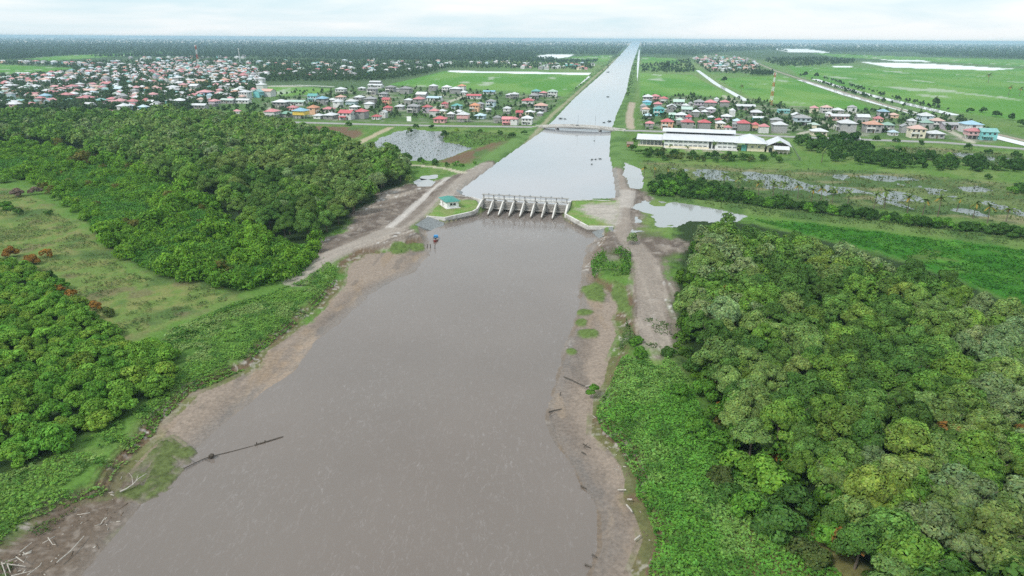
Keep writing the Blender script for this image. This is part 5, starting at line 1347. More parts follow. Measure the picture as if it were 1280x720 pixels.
ordinal_labels(keep, bush_base)
for b, z in zip(keep, zz):
    o = link('bush', BUSH_P[int(RNG.integers(5))], None, np.array(NB_TONES[b['tone']][1]) * RNG.uniform(.85, 1.18))
    o.location = (b['x'], b['y'], max(float(z), 1.7) - .1); o.rotation_euler = (0, 0, RNG.uniform(0, 6.28)); o.scale = (b['s'] * RNG.uniform(.9, 1.15), b['s'] * RNG.uniform(.9, 1.15), b['s'] * RNG.uniform(.8, 1.1))
    tag(o, b['label'], 'bush', b['group'])
if others:
    zz = ground_z([b['x'] for b in others], [b['y'] for b in others])
    for b, z in zip(others, zz): b['z'] = float(z); b['col'] = NB_TONES[b['tone']][1]
    mass('scrub', others, 2.4, 2.8, .3, 7, 220, .42, 'remaining scrub between the nearer bushes', 'scrub', 403)

# ------------------------------------------------------------------ palms
def palm_meshes(seed, h=7.0, yel=0.0):
    rng = random.Random(seed); mb = MB(); lean = rng.uniform(-.6, .6)
    mb.tube([(0, 0, -.3), (lean * .3, 0, h * .4), (lean, .1, h)], [.22, .16, .12], 7); tm = mb.mesh('trunk', BARK)
    vs = []; fs = []; cs = []
    for k in range(17):
        th = 6.283 * k / 17 + rng.uniform(-.2, .2); el = rng.uniform(-.35, 1.15); L = rng.uniform(2.5, 3.4)
        pts = []; p = Vector((lean, .1, h)); d = Vector((math.cos(th) * math.cos(el), math.sin(th) * math.cos(el), math.sin(el)))
        for j in range(6):
            pts.append(p.copy()); d = (d + Vector((0, 0, -.22))).normalized(); p = p + d * L / 5
        side = Vector((-math.sin(th), math.cos(th), 0)); col = (.34, .24, .05) if el < .1 and rng.random() < yel else (.15, .22, .065)
        for j in range(5):
            w0, w1 = .46 * (1 - abs(j / 5 - .45)), .46 * (1 - abs((j + 1) / 5 - .45))
            for s in (-1, 1):
                n = len(vs); dn = Vector((0, 0, -.55))
                vs += [pts[j], pts[j + 1], pts[j + 1] + (side * s + dn) * w1, pts[j] + (side * s + dn) * w0 * (.4 if j == 0 else 1)]
                fs.append((n, n + 1, n + 2, n + 3)); t = rng.uniform(.75, 1.25); cs.append((col[0] * t, col[1] * t, col[2] * t))
    return tm, np_mesh('crown', [tuple(v) for v in vs], fs, LEAF, face_col=np.array(cs))


PALM_P = [palm_meshes(k, 6.0 + k * .5, .35 + .15 * k) for k in range(4)]
pl = [(805, 224, .9), (818, 221, .8), (833, 224, .9), (848, 226, .8), (878, 230, .8), (905, 234, 1.0), (922, 238, 1.0), (948, 244, 1.0), (966, 246, 1.05), (979, 246, 1.0), (997, 249, 1.0), (1014, 253, 1.0), (1026, 254, 1.05), (1040, 254, .9), (1059, 257, 1.0), (1092, 261, .95), (1105, 260, 1.25), (1134, 266, 1.15), (1153, 269, 1.1), (1172, 271, 1.15), (1196, 263, 1.0), (1216, 273, 1.0), (1234, 279, 1.05), (1256, 281, 1.1)]
plist = []
for a, b, s in pl:
    plist.append({'px': a, 'py': b, 's': s, 'w': 'in the palm row above the dyke'})
for a, b, s in ((892, 191, .9), (838, 190, .7), (858, 192, .7), (922, 194, .7)): plist.append({'px': a, 'py': b, 's': s, 'w': 'on the school lawn'})
for a, b, s in ((926, 116, 1.5), (1260, 119, 1.7), (1274, 120, 1.5), (1235, 103.5, 2.2), (1168, 133, 1.3)): plist.append({'px': a, 'py': b, 's': s, 'w': 'standing in the right rice fields'})
for a, b, s in ((1027, 203, 1.2),): plist.append({'px': a, 'py': b, 's': s, 'w': 'with yellowed fronds beside the school fence corner'})
ordinal_labels(plist, lambda c: f"{'tall' if c['s'] > 1.05 else 'young' if c['s'] < .85 else 'shaggy'} coconut palm {c['w']}")
for c in plist:
    x, y = at(c['px'], c['py']); z = float(ground_z(x, y)[0])
    e = empty('coconut_palm', (x, y, z), RNG.uniform(0, 6.28), c['label'], 'palm', 'palms ' + c['w'].split(' with')[0], c['s'] * 1.0)
    tm, cm = PALM_P[int(RNG.integers(4))]; link('trunk', tm, e); link('crown', cm, e)
for a, b, s, lb in ((833 + 0, 88, 2.6, 'broad dark tree at the far edge of the first right rice field'), (1168, 134.5, 1.5, 'round dark tree beside the twin ditches'), (1006, 97, 1.6, 'dark tree at the far end of the twin ditches'), (1020, 98.5, 1.5, 'second dark tree at the far end of the twin ditches'), (905, 104, 1.5, 'dark tree beside the slanting ditch')):
    x, y = at(a, b); k = int(RNG.integers(6)); e = empty('field_tree', (x, y, 2), 1.0 * k, lb, 'tree', 'lone trees in the rice fields', s * .8); link('trunk', TREE_P[k][1], e); link('crown', TREE_P[k][0], e, (.05, .10, .03))

# ------------------------------------------------------------------ far woods, village trees
def clumps(name, px, py, label, cat, seed, minpx=2.2, tree=7.5, col=(.045, .085, .035), nq=10, spiky=.5, hmax=13, var=.25):
    rng = np.random.default_rng(seed); x, y = atn(px, py, 2.0); D = np.hypot(x, y)
    w = np.maximum(tree * rng.uniform(.6, 1.2, len(x)), minpx * D / F) / 2; h = np.minimum(rng.uniform(.65, 1.15, len(x)) * hmax, hmax * 1.1)
    n = len(x); t = rng.uniform(1 - var, 1 + var, n)
    ph = rng.uniform(0, 2 * np.pi, (n, nq)); q = np.sqrt(rng.uniform(0, 1, (n, nq)))
    c = np.stack([x[:, None] + w[:, None] * .75 * q * np.cos(ph), y[:, None] + w[:, None] * .75 * q * np.sin(ph), 2 + h[:, None] * (.35 + .6 * (1 - q ** 2) * rng.uniform(.7, 1.1, (n, nq)))], -1).reshape(-1, 3)
    nn = np.stack([np.cos(ph) * q, np.sin(ph) * q, np.full(ph.shape, .6)], -1).reshape(-1, 3) + rng.normal(size=(n * nq, 3)) * .35; nn /= np.linalg.norm(nn, axis=1, keepdims=True)
    s = np.repeat(np.minimum(w * .62, w * .62), nq) * rng.uniform(.6, 1.3, n * nq)
    v, f = leaf_quads(c, nn, s, rng, .55, spiky)
    v[:, 2] = np.clip(v[:, 2], 1.5, None)
    tt = np.repeat(t, nq) * rng.uniform(.8, 1.2, n * nq)
    cc = np.array(col)[None] * tt[:, None] * np.stack([rng.uniform(.85, 1.25, n * nq), np.ones(n * nq), rng.uniform(.8, 1.3, n * nq)], 1)
    return tag(link(name, np_mesh(name, v, f, LEAF, face_col=cc)), label, cat, kind='stuff')


def inpx(poly, px, py): return sdist(poly, px, py, 3) > 0


def sample_px(poly, dens, rng, excl=()):
    P = np.array(poly, float); lo, hi = P.min(0), P.max(0); n = int(dens * np.prod(hi - lo)); a = rng.uniform(lo[0], hi[0], n); b = rng.uniform(lo[1], hi[1], n)
    m = inpx(poly, a, b)
    for E in excl: m &= ~inpx(E, a, b)
    return a[m], b[m]


EXC = [[(30, 73), (90, 69), (220, 64.5), (226, 66.3), (140, 71), (60, 76)], [(660, 75), (672, 69), (687, 67.5), (770, 68), (760, 78), (700, 78), (690, 74.5)], [(730, 100), (775, 66), (792, 51), (803, 51), (800, 75), (797, 100)],
       [(963, 60), (1010, 61), (1042, 65), (1030, 67), (985, 66)], [(155, 47), (188, 47), (188, 49.5), (155, 49.5)]]
r5 = np.random.default_rng(77)
WL = [(-400, 42.5), (792, 51.5), (770, 70), (740, 81), (640, 80.5), (600, 79), (430, 77), (330, 74), (300, 73), (240, 76), (220, 73), (100, 73), (0, 77), (-400, 78)]
a, b = sample_px(WL, .95, r5, EXC); m = b > 48.2 + (a - 640) / 160 + 1.0; clumps('far_woodland', a[m], b[m], 'blue green coconut woods stretching to the horizon left of the canal', 'woodland', 601, 1.9, 8, (.060, .115, .062), 9)
WR = [(800, 52), (1600, 57), (1600, 74), (1290, 76), (1160, 71), (1140, 66.5), (1010, 66.5), (985, 66), (960, 63), (905, 67), (865, 71), (800, 70)]
a, b = sample_px(WR, .95, r5, EXC); m = b > 48.2 + (a - 640) / 160 + 1.0; clumps('far_woodland', a[m], b[m], 'blue green woods stretching to the horizon right of the canal', 'woodland', 602, 1.9, 8, (.060, .115, .064), 9)
for P, dn, lb in (([(800, 80), (835, 76), (862, 73), (872, 90), (862, 92.5), (800, 91)], .5, 'dark scrub wood between the far paddies and the canal bank'), ([(958, 73), (1020, 72), (1072, 74.5), (1066, 81), (1000, 85), (976, 84.5), (955, 79)], .8, 'dark palm grove beyond the far right village'),
                  ([(936, 91.5), (950, 90), (968, 91.5), (966, 96), (938, 96.5)], 1.4, 'dark tree clump beyond the right rice field'), ([(1160, 79), (1600, 90), (1600, 92), (1160, 80)], .3, 'thin dark tree line beyond the flooded field'), ([(992, 94), (1000, 93), (1070, 116), (1140, 136), (1132, 136), (1060, 117)], .22, 'low scrub lining the twin ditches'),
                  ([(1020, 97), (1030, 96.5), (1110, 120), (1200, 142), (1192, 142.5), (1100, 121)], .3, 'low scrub beyond the twin ditches')):
    a, b = sample_px(P, dn, r5); clumps('scrub_wood', a, b, lb, 'scrub', 610 + len(a) % 50, 2.0, 6, (.045, .088, .032), 10, .4, 6 if 'scrub' in lb else 11)
# canal banks
for P, dn, lb in (([(793, 53.5), (757, 88), (742, 96), (722, 112), (712, 120), (722, 106), (745, 86)], .22, 'low growth along the far left canal bank'), ([(798.5, 53.5), (797, 70), (793, 100), (787, 122), (781, 122), (788, 90)], .35, 'low growth along the far right canal bank')):
    a, b = sample_px(P, dn, r5); clumps('bank_scrub', a, b, lb, 'scrub', 640 + len(a) % 50, 1.8, 3, (.06, .115, .035), 8, .3, 3)
# ------------------------------------------------------------------ houses
ROOFC = {'pink': (.50, .19, .20), 'red': (.42, .09, .10), 'white': (.52, .53, .54), 'blue': (.20, .37, .48), 'teal': (.10, .30, .28), 'green': (.15, .29, .21), 'orange': (.50, .22, .12), 'grey': (.25, .25, .255), 'pale green': (.35, .45, .39), 'pale blue': (.38, .50, .56), 'salmon': (.50, .30, .24)}
WALLC = {'white': (.58, .58, .57), 'cream': (.66, .58, .42), 'grey': (.27, .265, .26), 'pink': (.60, .34, .34), 'yellow': (.68, .48, .10), 'blue': (.16, .42, .64), 'pale blue': (.45, .56, .62), 'turquoise': (.12, .50, .50), 'green': (.16, .44, .28), 'peach': (.66, .40, .26), 'mauve': (.42, .36, .42)}
WIN = surf('house_window', (.045, .05, .055), .3, 1, .2, spec=.5); DOORM = surf('house_door', (.13, .09, .06), .6); RAIL = surf('verandah_rail', (.62, .61, .59), .7, 1, .1); CARPORT_CONC = surf('carport_concrete', (.30, .295, .285), .85, 1, .15)  # last one: even mid-grey concrete for the stilt posts and store


def wmesh(x, y, z, w, h, side): return MB().box(x, y, z, w if side else .1, .1 if side else w, h).mesh('window', WIN)


def proto(kind):
    P = []      # (part name, mesh, colour role)
    if kind == 'two':
        P.append(('wall', MB().box(0, 0, 3.1, 10, 9, 6.2).mesh('wall', OBJP), 'w')); P.append(('roof', roof_hip(10, 9, 2.4, .8, 6.2).mesh('roof', OBJR), 'r'))
        for x in (-3.2, 0, 3.2): P.append(('window', wmesh(x, -4.52, 4.9, 1.5, 1.3, True), None))
        for x in (-3.2, 2.4): P.append(('window', wmesh(x, -4.52, 1.8, 1.6, 1.3, True), None))
        P.append(('window', wmesh(5.02, 0, 4.9, 1.6, 1.3, False), None)); P.append(('window', wmesh(-5.02, 0, 4.9, 1.6, 1.3, False), None))
        P.append(('door', MB().box(0, -4.52, 1.1, 1.1, .1, 2.2).mesh('door', DOORM), None))
        P.append(('balcony', MB().box(-2.2, -5.3, 3.15, 5.4, 1.5, .2).box(-2.2, -6.0, 3.75, 5.4, .1, 1.0).box(-4.8, -5.9, 1.5, .25, .25, 3.1).box(.4, -5.9, 1.5, .25, .25, 3.1).mesh('balcony', RAIL), None))
    elif kind == 'low':
        P.append(('wall', MB().box(0, 0, 1.7, 10, 8.4, 3.4).mesh('wall', OBJP), 'w')); P.append(('roof', roof_hip(10, 8.4, 2.0, .9, 3.4).mesh('roof', OBJR), 'r'))
        for x in (-3, 3): P.append(('window', wmesh(x, -4.22, 1.9, 1.7, 1.3, True), None))
        P.append(('window', wmesh(5.02, 0, 1.9, 1.6, 1.2, False), None)); P.append(('door', MB().box(0, -4.22, 1.15, 1.1, .1, 2.3).mesh('door', DOORM), None))
    elif kind == 'gable':
        P.append(('wall', walls_gable(10, 9, 5.9, 2.0).mesh('wall', OBJP), 'w')); P.append(('roof', roof_gable(10, 9, 2.25, .6, 5.95).mesh('roof', OBJR), 'r'))
        for x in (-3.2, .2, 3.2): P.append(('window', wmesh(x, -4.52, 4.6, 1.4, 1.3, True), None))
        for y in (-2, 2): P.append(('window', wmesh(5.02, y, 4.6, 1.4, 1.3, False), None))
        P.append(('window', wmesh(-3, -4.52, 1.7, 1.8, 1.3, True), None)); P.append(('door', MB().box(2.2, -4.52, 1.1, 1.1, .1, 2.2).mesh('door', DOORM), None))
        m = MB(); m.add([(-4.6, -7.0, 2.7), (1.5, -7.0, 2.7), (1.5, -4.55, 3.2), (-4.6, -4.55, 3.2), (-4.6, -7.0, 2.55), (1.5, -7.0, 2.55), (1.5, -4.55, 3.05), (-4.6, -4.55, 3.05)], [(0, 1, 2, 3), (7, 6, 5, 4), (0, 4, 5, 1), (1, 5, 6, 2), (3, 7, 4, 0)])
        m.box(-4.3, -6.8, 1.3, .2, .2, 2.6).box(1.2, -6.8, 1.3, .2, .2, 2.6); P.append(('porch', m.mesh('porch', OBJR), 'r'))
    elif kind == 'stilt':
        P.append(('wall', MB().box(0, 0, 4.4, 10, 8.6, 3.2).mesh('wall', OBJP), 'w')); P.append(('roof', roof_hip(10, 8.6, 2.2, .8, 6.0).mesh('roof', OBJR), 'r'))
        m = MB()
        for x in (-4.6, -1.6, 1.6, 4.6):
            for y in (-3.9, 0, 3.9): m.box(x, y, 1.4, .35, .35, 2.8)
        P.append(('post', m.mesh('post', CARPORT_CONC), None)); P.append(('store', MB().box(1.5, 1.6, 1.39, 5, 4, 2.78).mesh('store', CARPORT_CONC), None))
        for x in (-3.2, 0, 3.2): P.append(('window', wmesh(x, -4.32, 4.6, 1.5, 1.3, True), None))
        P.append(('window', wmesh(5.02, 0, 4.6, 1.6, 1.3, False), None))
        m = MB()
        for k in range(7): m.box(-5.6, -3.6 + k * .42, .35 + k * .4, 1.0, .44, .16)
        P.append(('stairs', m.mesh('stairs', RAIL), None))
    elif kind == 'long':
        P.append(('wall', walls_gable(15, 8.4, 3.6, 1.3).mesh('wall', OBJP), 'w')); P.append(('roof', roof_gable(15, 8.4, 1.5, .7, 3.65).mesh('roof', OBJR), 'r'))
        for x in (-5.5, -2.0, 2.0, 5.5): P.append(('window', wmesh(x, -4.22, 2.0, 1.8, 1.2, True), None))
        P.append(('door', MB().box(0, -4.22, 1.15, 1.1, .1, 2.3).mesh('door', DOORM), None))
    return P


PROTO = {k: proto(k) for k in ('two', 'low', 'gable', 'stilt', 'long')}
STY = {'two': 'two-storey', 'low': 'single-storey', 'gable': 'gabled', 'stilt': 'stilted', 'long': 'long'}
NOMW = {'two': 11.6, 'low': 11.8, 'gable': 11.2, 'stilt': 11.6, 'long': 16.4}
houses = []


def H(ox, oy, sc, data, where, group):
    for q in data:
        a, b, roof, wall, w = q[:5]; kind = q[5] if len(q) > 5 else None
        px, py = ox + a / sc, oy + b / sc; wpx_ = w / sc
        x, y = at(px, py + .6); d = depth(x, y)
        wm = wpx_ * d / F
        if kind is None: kind = 'long' if wm > 17 else random.choice(['two', 'two', 'gable', 'stilt', 'low'])
        houses.append({'x': x, 'y': y, 'px': px, 'py': py, 'roof': roof, 'wall': wall, 'kind': kind, 's': min(max(wm / NOMW[kind], .62), 1.6), 'where': where, 'group': group, 'd': d})


H(320, 30, 4, [(85, 466, 'pink', 'white', 66), (155, 462, 'green', 'grey', 62), (188, 440, 'pink', 'pink', 50), (228, 468, 'blue', 'yellow', 72), (290, 448, 'orange', 'peach', 58, 'two'), (365, 438, 'pink', 'white', 60), (375, 470, 'white', 'grey', 78), (315, 470, 'white', 'white', 50, 'low'), (458, 474, 'red', 'white', 70, 'gable'), (495, 438, 'white', 'grey', 50), (530, 470, 'red', 'grey', 62),
                (605, 474, 'red', 'white', 48), (640, 466, 'white', 'white', 40, 'gable'), (662, 440, 'red', 'pink', 44), (720, 424, 'white', 'grey', 52), (568, 420, 'white', 'white', 46), (765, 400, 'white', 'grey', 44), (815, 402, 'pink', 'grey', 60), (895, 382, 'pale blue', 'white', 78), (832, 376, 'white', 'grey', 55), (858, 440, 'red', 'mauve', 50), (893, 458, 'pink', 'white', 48),
                (932, 446, 'white', 'cream', 45), (945, 418, 'red', 'pink', 36), (922, 490, 'red', 'pink', 66), (975, 474, 'white', 'grey', 40), (1036, 486, 'white', 'pink', 66), (1015, 450, 'white', 'white', 45), (1005, 422, 'teal', 'pale blue', 54, 'low'), (1095, 434, 'orange', 'peach', 52), (1155, 438, 'white', 'grey', 45), (1175, 412, 'grey', 'pale blue', 50), (1122, 470, 'pale blue', 'pale blue', 56),
                (1092, 370, 'red', 'white', 76), (1167, 348, 'blue', 'white', 62), (1000, 345, 'white', 'grey', 60), (955, 338, 'white', 'white', 48), (1030, 330, 'orange', 'white', 42), (888, 332, 'white', 'grey', 44), (600, 316, 'white', 'white', 76), (585, 350, 'grey', 'grey', 50), (530, 330, 'white', 'grey', 42), (675, 338, 'grey', 'grey', 48), (427, 347, 'white', 'white', 52), (655, 398, 'red', 'peach', 42),
                (520, 390, 'white', 'grey', 52), (480, 400, 'white', 'pale blue', 60), (427, 388, 'salmon', 'white', 46), (385, 388, 'white', 'white', 44), (335, 400, 'blue', 'grey', 60), (290, 384, 'teal', 'pale blue', 52), (130, 418, 'white', 'grey', 76), (205, 402, 'pale green', 'white', 100), (412, 414, 'white', 'white', 50), (575, 400, 'grey', 'grey', 60), (1255, 446, 'white', 'white', 50), (1258, 500, 'pink', 'pink', 56),
                (1207, 492, 'grey', 'grey', 42), (1272, 366, 'white', 'grey', 50), (790, 440, 'grey', 'grey', 62), (64, 360, 'salmon', 'white', 60), (15, 364, 'teal', 'turquoise', 46), (640, 372, 'grey', 'grey', 46), (705, 334, 'grey', 'white', 40), (575, 344, 'white', 'white', 40), (750, 345, 'grey', 'grey', 60), (30, 325, 'white', 'white', 44), (1040, 350, 'white', 'white', 40), (600, 300, 'white', 'grey', 60), (1120, 420, 'grey', 'grey', 44)],
  'in the near left village', 'houses of the village left of the canal')
H(640, 30, 4, [(80, 408, 'red', 'white', 66), (145, 436, 'salmon', 'grey', 68), (90, 452, 'white', 'cream', 50, 'low'), (38, 464, 'red', 'red' if False else 'pink', 38), (76, 500, 'white', 'white', 58, 'two'), (12, 372, 'white', 'grey', 46), (120, 360, 'teal', 'grey', 50), (157, 362, 'pink', 'grey', 40), (203, 362, 'pale green', 'white', 54), (12, 502, 'pink', 'white', 42), (140, 458, 'white', 'grey', 40, 'low'), (110, 380, 'grey', 'grey', 50)],
  'in the near left village', 'houses of the village left of the canal')
H(785, 115, 6.4, [(155, 82, 'white', 'grey', 84), (150, 118, 'blue', 'turquoise', 76), (215, 70, 'pink', 'pink', 80), (285, 84, 'red', 'white', 76), (235, 136, 'pink', 'grey', 82), (140, 172, 'salmon', 'white', 64), (157, 208, 'pale blue', 'grey', 76), (243, 184, 'teal', 'turquoise', 94), (345, 162, 'white', 'grey', 88), (402, 122, 'pale green', 'grey', 90), (458, 142, 'white', 'grey', 60), (465, 182, 'pale green', 'grey', 88), (350, 216, 'pale green', 'green', 52), (420, 230, 'white', 'grey', 96),
                  (565, 124, 'grey', 'mauve', 90), (655, 128, 'pink', 'grey', 100), (770, 116, 'pink', 'grey', 78), (705, 92, 'white', 'white', 44), (660, 176, 'white', 'mauve', 86), (540, 196, 'white', 'grey', 60), (665, 220, 'white', 'turquoise', 60, 'low'), (482, 240, 'red', 'mauve', 58), (170, 290, 'pink', 'grey', 86), (310, 290, 'red', 'peach', 104, 'two'), (470, 290, 'red', 'grey', 104, 'two'), (412, 268, 'pale green', 'grey', 52), (605, 290, 'red', 'grey', 104, 'two'), (735, 290, 'white', 'cream', 80),
                  (796, 306, 'pink', 'white', 58, 'low'), (722, 242, 'red', 'white', 42), (785, 236, 'white', 'grey', 90), (866, 272, 'pale blue', 'grey', 82), (915, 302, 'red', 'grey', 108, 'two'), (935, 136, 'white', 'grey', 150, 'long'), (1025, 186, 'white', 'grey', 108), (1050, 226, 'white', 'turquoise', 112, 'long'), (1240, 164, 'teal', 'turquoise', 96, 'long'), (1080, 322, 'pink', 'white', 84), (1205, 316, 'white', 'grey', 116), (1180, 266, 'grey', 'grey', 96), (1012, 306, 'red', 'peach', 50),
                  (120, 150, 'grey', 'grey', 50), (590, 160, 'grey', 'grey', 60), (500, 110, 'grey', 'grey', 50), (610, 195, 'white', 'grey', 50), (830, 190, 'white', 'white', 44), (860, 300, 'grey', 'grey', 50)], 'in the near right village', 'houses of the village right of the canal')
H(960, 30, 4, [(227, 442, 'pink', 'cream', 42, 'two'), (287, 442, 'salmon', 'white', 52, 'two'), (352, 478, 'white', 'pink', 92), (345, 444, 'white', 'grey', 60), (417, 438, 'grey', 'white', 42, 'two'), (570, 464, 'blue', 'grey', 52, 'two'), (625, 466, 'salmon', 'peach', 50, 'low'), (465, 494, 'white', 'grey', 62), (515, 538, 'orange', 'grey', 86), (590, 536, 'green', 'grey', 62), (388, 534, 'white', 'grey', 92), (622, 554, 'pale blue', 'white', 46, 'low'),
               (165, 502, 'grey', 'pale blue', 82), (225, 516, 'pale green', 'cream', 58), (250, 554, 'white', 'cream', 82), (780, 494, 'white', 'pale blue', 78, 'two'), (712, 512, 'white', 'white', 46), (838, 514, 'salmon', 'white', 60), (785, 522, 'green', 'grey', 60), (918, 522, 'grey', 'mauve', 110), (1005, 538, 'blue', 'white', 90), (1018, 570, 'red', 'pink', 76), (1085, 574, 'teal', 'turquoise', 82), (735, 564, 'salmon', 'cream', 78), (830, 566, 'white', 'grey', 82), (140, 482, 'white', 'grey', 58), (680, 540, 'grey', 'grey', 50), (300, 470, 'white', 'white', 40), (545, 500, 'red', 'peach', 46)],
  'in the far right village', 'houses of the far right village')
# front rows of the left town, seen one by one
H(0, 70, 7.53, [(170, 452, 'teal', 'yellow', 200, 'long'), (345, 412, 'salmon', 'cream', 70), (440, 420, 'blue', 'turquoise', 90), (535, 440, 'grey', 'grey', 130, 'long'), (640, 412, 'red', 'grey', 110), (330, 378, 'red', 'white', 130), (150, 362, 'orange', 'grey', 110), (710, 404, 'white', 'white', 90), (825, 445, 'red', 'grey', 130), (785, 490, 'pink', 'white', 130), (860, 510, 'white', 'white', 100), (900, 388, 'red', 'grey', 130), (960, 460, 'teal', 'green', 90, 'two'), (1040, 480, 'pink', 'mauve', 90), (1060, 425, 'red', 'white', 90),
                (1150, 480, 'pink', 'white', 110), (1180, 525, 'white', 'white', 110, 'two'), (1255, 500, 'red', 'blue', 80, 'two'), (30, 470, 'white', 'white', 80), (10, 395, 'white', 'turquoise', 50), (345, 320, 'white', 'white', 80, 'two'), (110, 320, 'white', 'grey', 110), (625, 285, 'white', 'turquoise', 110, 'long'), (210, 180, 'white', 'turquoise', 140, 'long'), (1020, 540, 'pink', 'blue', 80), (560, 310, 'pink', 'white', 130), (690, 330, 'red', 'grey', 100), (590, 350, 'pink', 'white', 100), (430, 260, 'salmon', 'white', 80), (215, 240, 'salmon', 'white', 80),
                (900, 305, 'salmon', 'cream', 110), (870, 345, 'salmon', 'grey', 190, 'long'), (1020, 300, 'red', 'grey', 90), (1130, 190, 'white', 'pale blue', 140, 'long'), (500, 380, 'red', 'grey', 90), (1150, 395, 'white', 'cream', 140, 'long'), (930, 420, 'pink', 'grey', 90), (480, 225, 'white', 'pale blue', 120)], 'in the front left town', 'houses of the left town')
H(160, 70, 7.53, [(60, 480, 'red', 'white', 100), (30, 510, 'white', 'blue', 70, 'two'), (155, 525, 'pale blue', 'turquoise', 90), (180, 460, 'red', 'peach', 60), (735, 385, 'pink', 'blue', 130, 'two'), (510, 375, 'white', 'cream', 110), (620, 345, 'teal', 'grey', 130, 'long'), (365, 405, 'white', 'grey', 130, 'long'), (595, 440, 'grey', 'mauve', 90), (500, 470, 'white', 'grey', 110), (680, 490, 'white', 'grey', 150, 'long'), (820, 470, 'pink', 'mauve', 100), (860, 375, 'pink', 'white', 110), (950, 440, 'pale green', 'grey', 140, 'long'), (1090, 440, 'white', 'white', 140),
                  (1110, 390, 'white', 'white', 100), (1240, 372, 'teal', 'turquoise', 90), (1040, 365, 'white', 'grey', 90), (200, 385, 'white', 'white', 190, 'long'), (345, 295, 'salmon', 'yellow', 130), (430, 335, 'white', 'cream', 110), (920, 262, 'orange', 'peach', 80, 'two'), (1085, 290, 'salmon', 'white', 120), (1010, 235, 'white', 'blue', 110), (1185, 240, 'white', 'blue', 110), (1090, 215, 'red', 'pink', 80), (1250, 245, 'white', 'white', 80), (960, 290, 'white', 'grey', 120), (440, 200, 'pale blue', 'turquoise', 110), (570, 245, 'white', 'grey', 130), (790, 245, 'white', 'pale blue', 110),
                  (840, 290, 'pink', 'peach', 90), (700, 270, 'salmon', 'yellow', 90), (480, 240, 'white', 'grey', 90), (60, 270, 'salmon', 'grey', 120), (90, 340, 'pink', 'white', 90), (1030, 540, 'pink', 'white', 70, 'low'), (640, 320, 'white', 'grey', 90), (260, 165, 'salmon', 'peach', 90), (880, 345, 'pink', 'pink', 60)], 'in the inner left town', 'houses of the left town')


# the crowded rest of the left town
def free(x, y, r):
    return all((h['x'] - x) ** 2 + (h['y'] - y) ** 2 > (r + 4 * (h['s'] - 1)) ** 2 for h in houses)


rt = random.Random(5); RC = ['white'] * 8 + ['grey'] * 3 + ['pink', 'pink', 'red', 'red', 'salmon', 'salmon', 'pale blue', 'pale green', 'grey', 'grey', 'orange', 'teal']; WC = ['white', 'white', 'white', 'cream', 'grey', 'grey', 'pale blue', 'peach', 'mauve', 'turquoise', 'pink']
xs, ys = scatter(TOWN, 19, np.random.default_rng(8), jitter=.55)
o_ = sorted(zip(xs, ys), key=lambda p: p[1])
extra = []
for x, y in o_:
    px, py, d = proj(x, y, 3)
    if not (-15 < px < 326) or not free(x, y, 14.5): continue
    if float(fbm(np.array([x / 45]), np.array([y / 45]), 91)[0]) < .44: continue
    houses.append({'x': x, 'y': y, 'px': px, 'py': py, 'roof': rt.choice(RC), 'wall': rt.choice(WC), 'kind': rt.choice(['two', 'gable', 'low', 'stilt', 'low']), 's': rt.uniform(.62, .98), 'where': 'in the crowded left town', 'group': 'houses of the left town', 'd': d})
rng = np.random.default_rng(9)
for P, n in (([(0, 77.5), (60, 78), (110, 79), (112, 84), (60, 82), (0, 80)], 24), ([(110, 76), (200, 74), (320, 76), (325, 84), (200, 84), (110, 88)], 70), ([(320, 76), (430, 74.5), (560, 74), (640, 77), (640, 83), (560, 84), (500, 92), (420, 99), (325, 100)], 120), ([(640, 78), (742, 80), (742, 90), (640, 87)], 36), ([(863, 72), (900, 68.5), (932, 73), (962, 84), (935, 91), (888, 90)], 110), ([(160, 72.5), (310, 70), (310, 74), (160, 75)], 24)):
    a, b = sample_px(P, 3, rng); k = rng.permutation(len(a))[:n]
    for px, py in zip(a[k], b[k]):
        x, y = at(px, py)
        if not free(x, y, 13): continue
        d = depth(x, y); houses.append({'x': x, 'y': y, 'px': px, 'py': py, 'roof': rt.choice(RC + ['pink'] * (3 if px > 800 else 0)), 'wall': rt.choice(WC), 'kind': rt.choice(['two', 'low', 'gable']), 's': rt.uniform(.9, 1.5), 'where': 'far', 'group': 'far', 'd': d})
for h in houses:
    h['size'] = h['s'] * 11 / h['d'] if -12 < h['px'] < 1292 else 0
houses.sort(key=lambda h: -h['size'])
hin = [h for h in houses if h['where'] != 'far' and h['size'] > 0][:298]; hid = {id(h) for h in hin}; hrest = [h for h in houses if id(h) not in hid]
ordinal_labels(hin, lambda h: f"{STY[h['kind']]} {h['wall']} house with {h['roof']} roof {h['where']}")
gz_ = ground_z([h['x'] for h in hin], [h['y'] for h in hin])
for h, z in zip(hin, gz_):
    k = h['kind']; left = h['px'] < 330
    base_rz = -.18 + (0 if left else 0)
    rz = base_rz + random.choice([0, 0, 0, math.pi / 2, -math.pi / 2, math.pi]) * (0 if k == 'long' else 1) + random.uniform(-.07, .07)
    e = empty('house', (h['x'], h['y'], 1.95), rz, h['label'], 'house', h['group'], h['s'])
    e.scale = (h['s'], h['s'] * random.uniform(.9, 1.1), min(max(h['s'], .85), 1.12) * random.uniform(.95, 1.08))
    wc = np.array(WALLC[h['wall']]) * random.uniform(.88, 1.08); rc = np.array(ROOFC[h['roof']]) * random.uniform(.85, 1.1)
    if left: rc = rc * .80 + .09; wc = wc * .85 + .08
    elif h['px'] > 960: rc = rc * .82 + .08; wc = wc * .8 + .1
    for nm, me, role in PROTO[k]:
        if left and nm in ('window', 'door', 'stairs', 'store') and h['d'] > 900: continue
        link(nm, me, e, wc if role == 'w' else rc if role == 'r' else None)
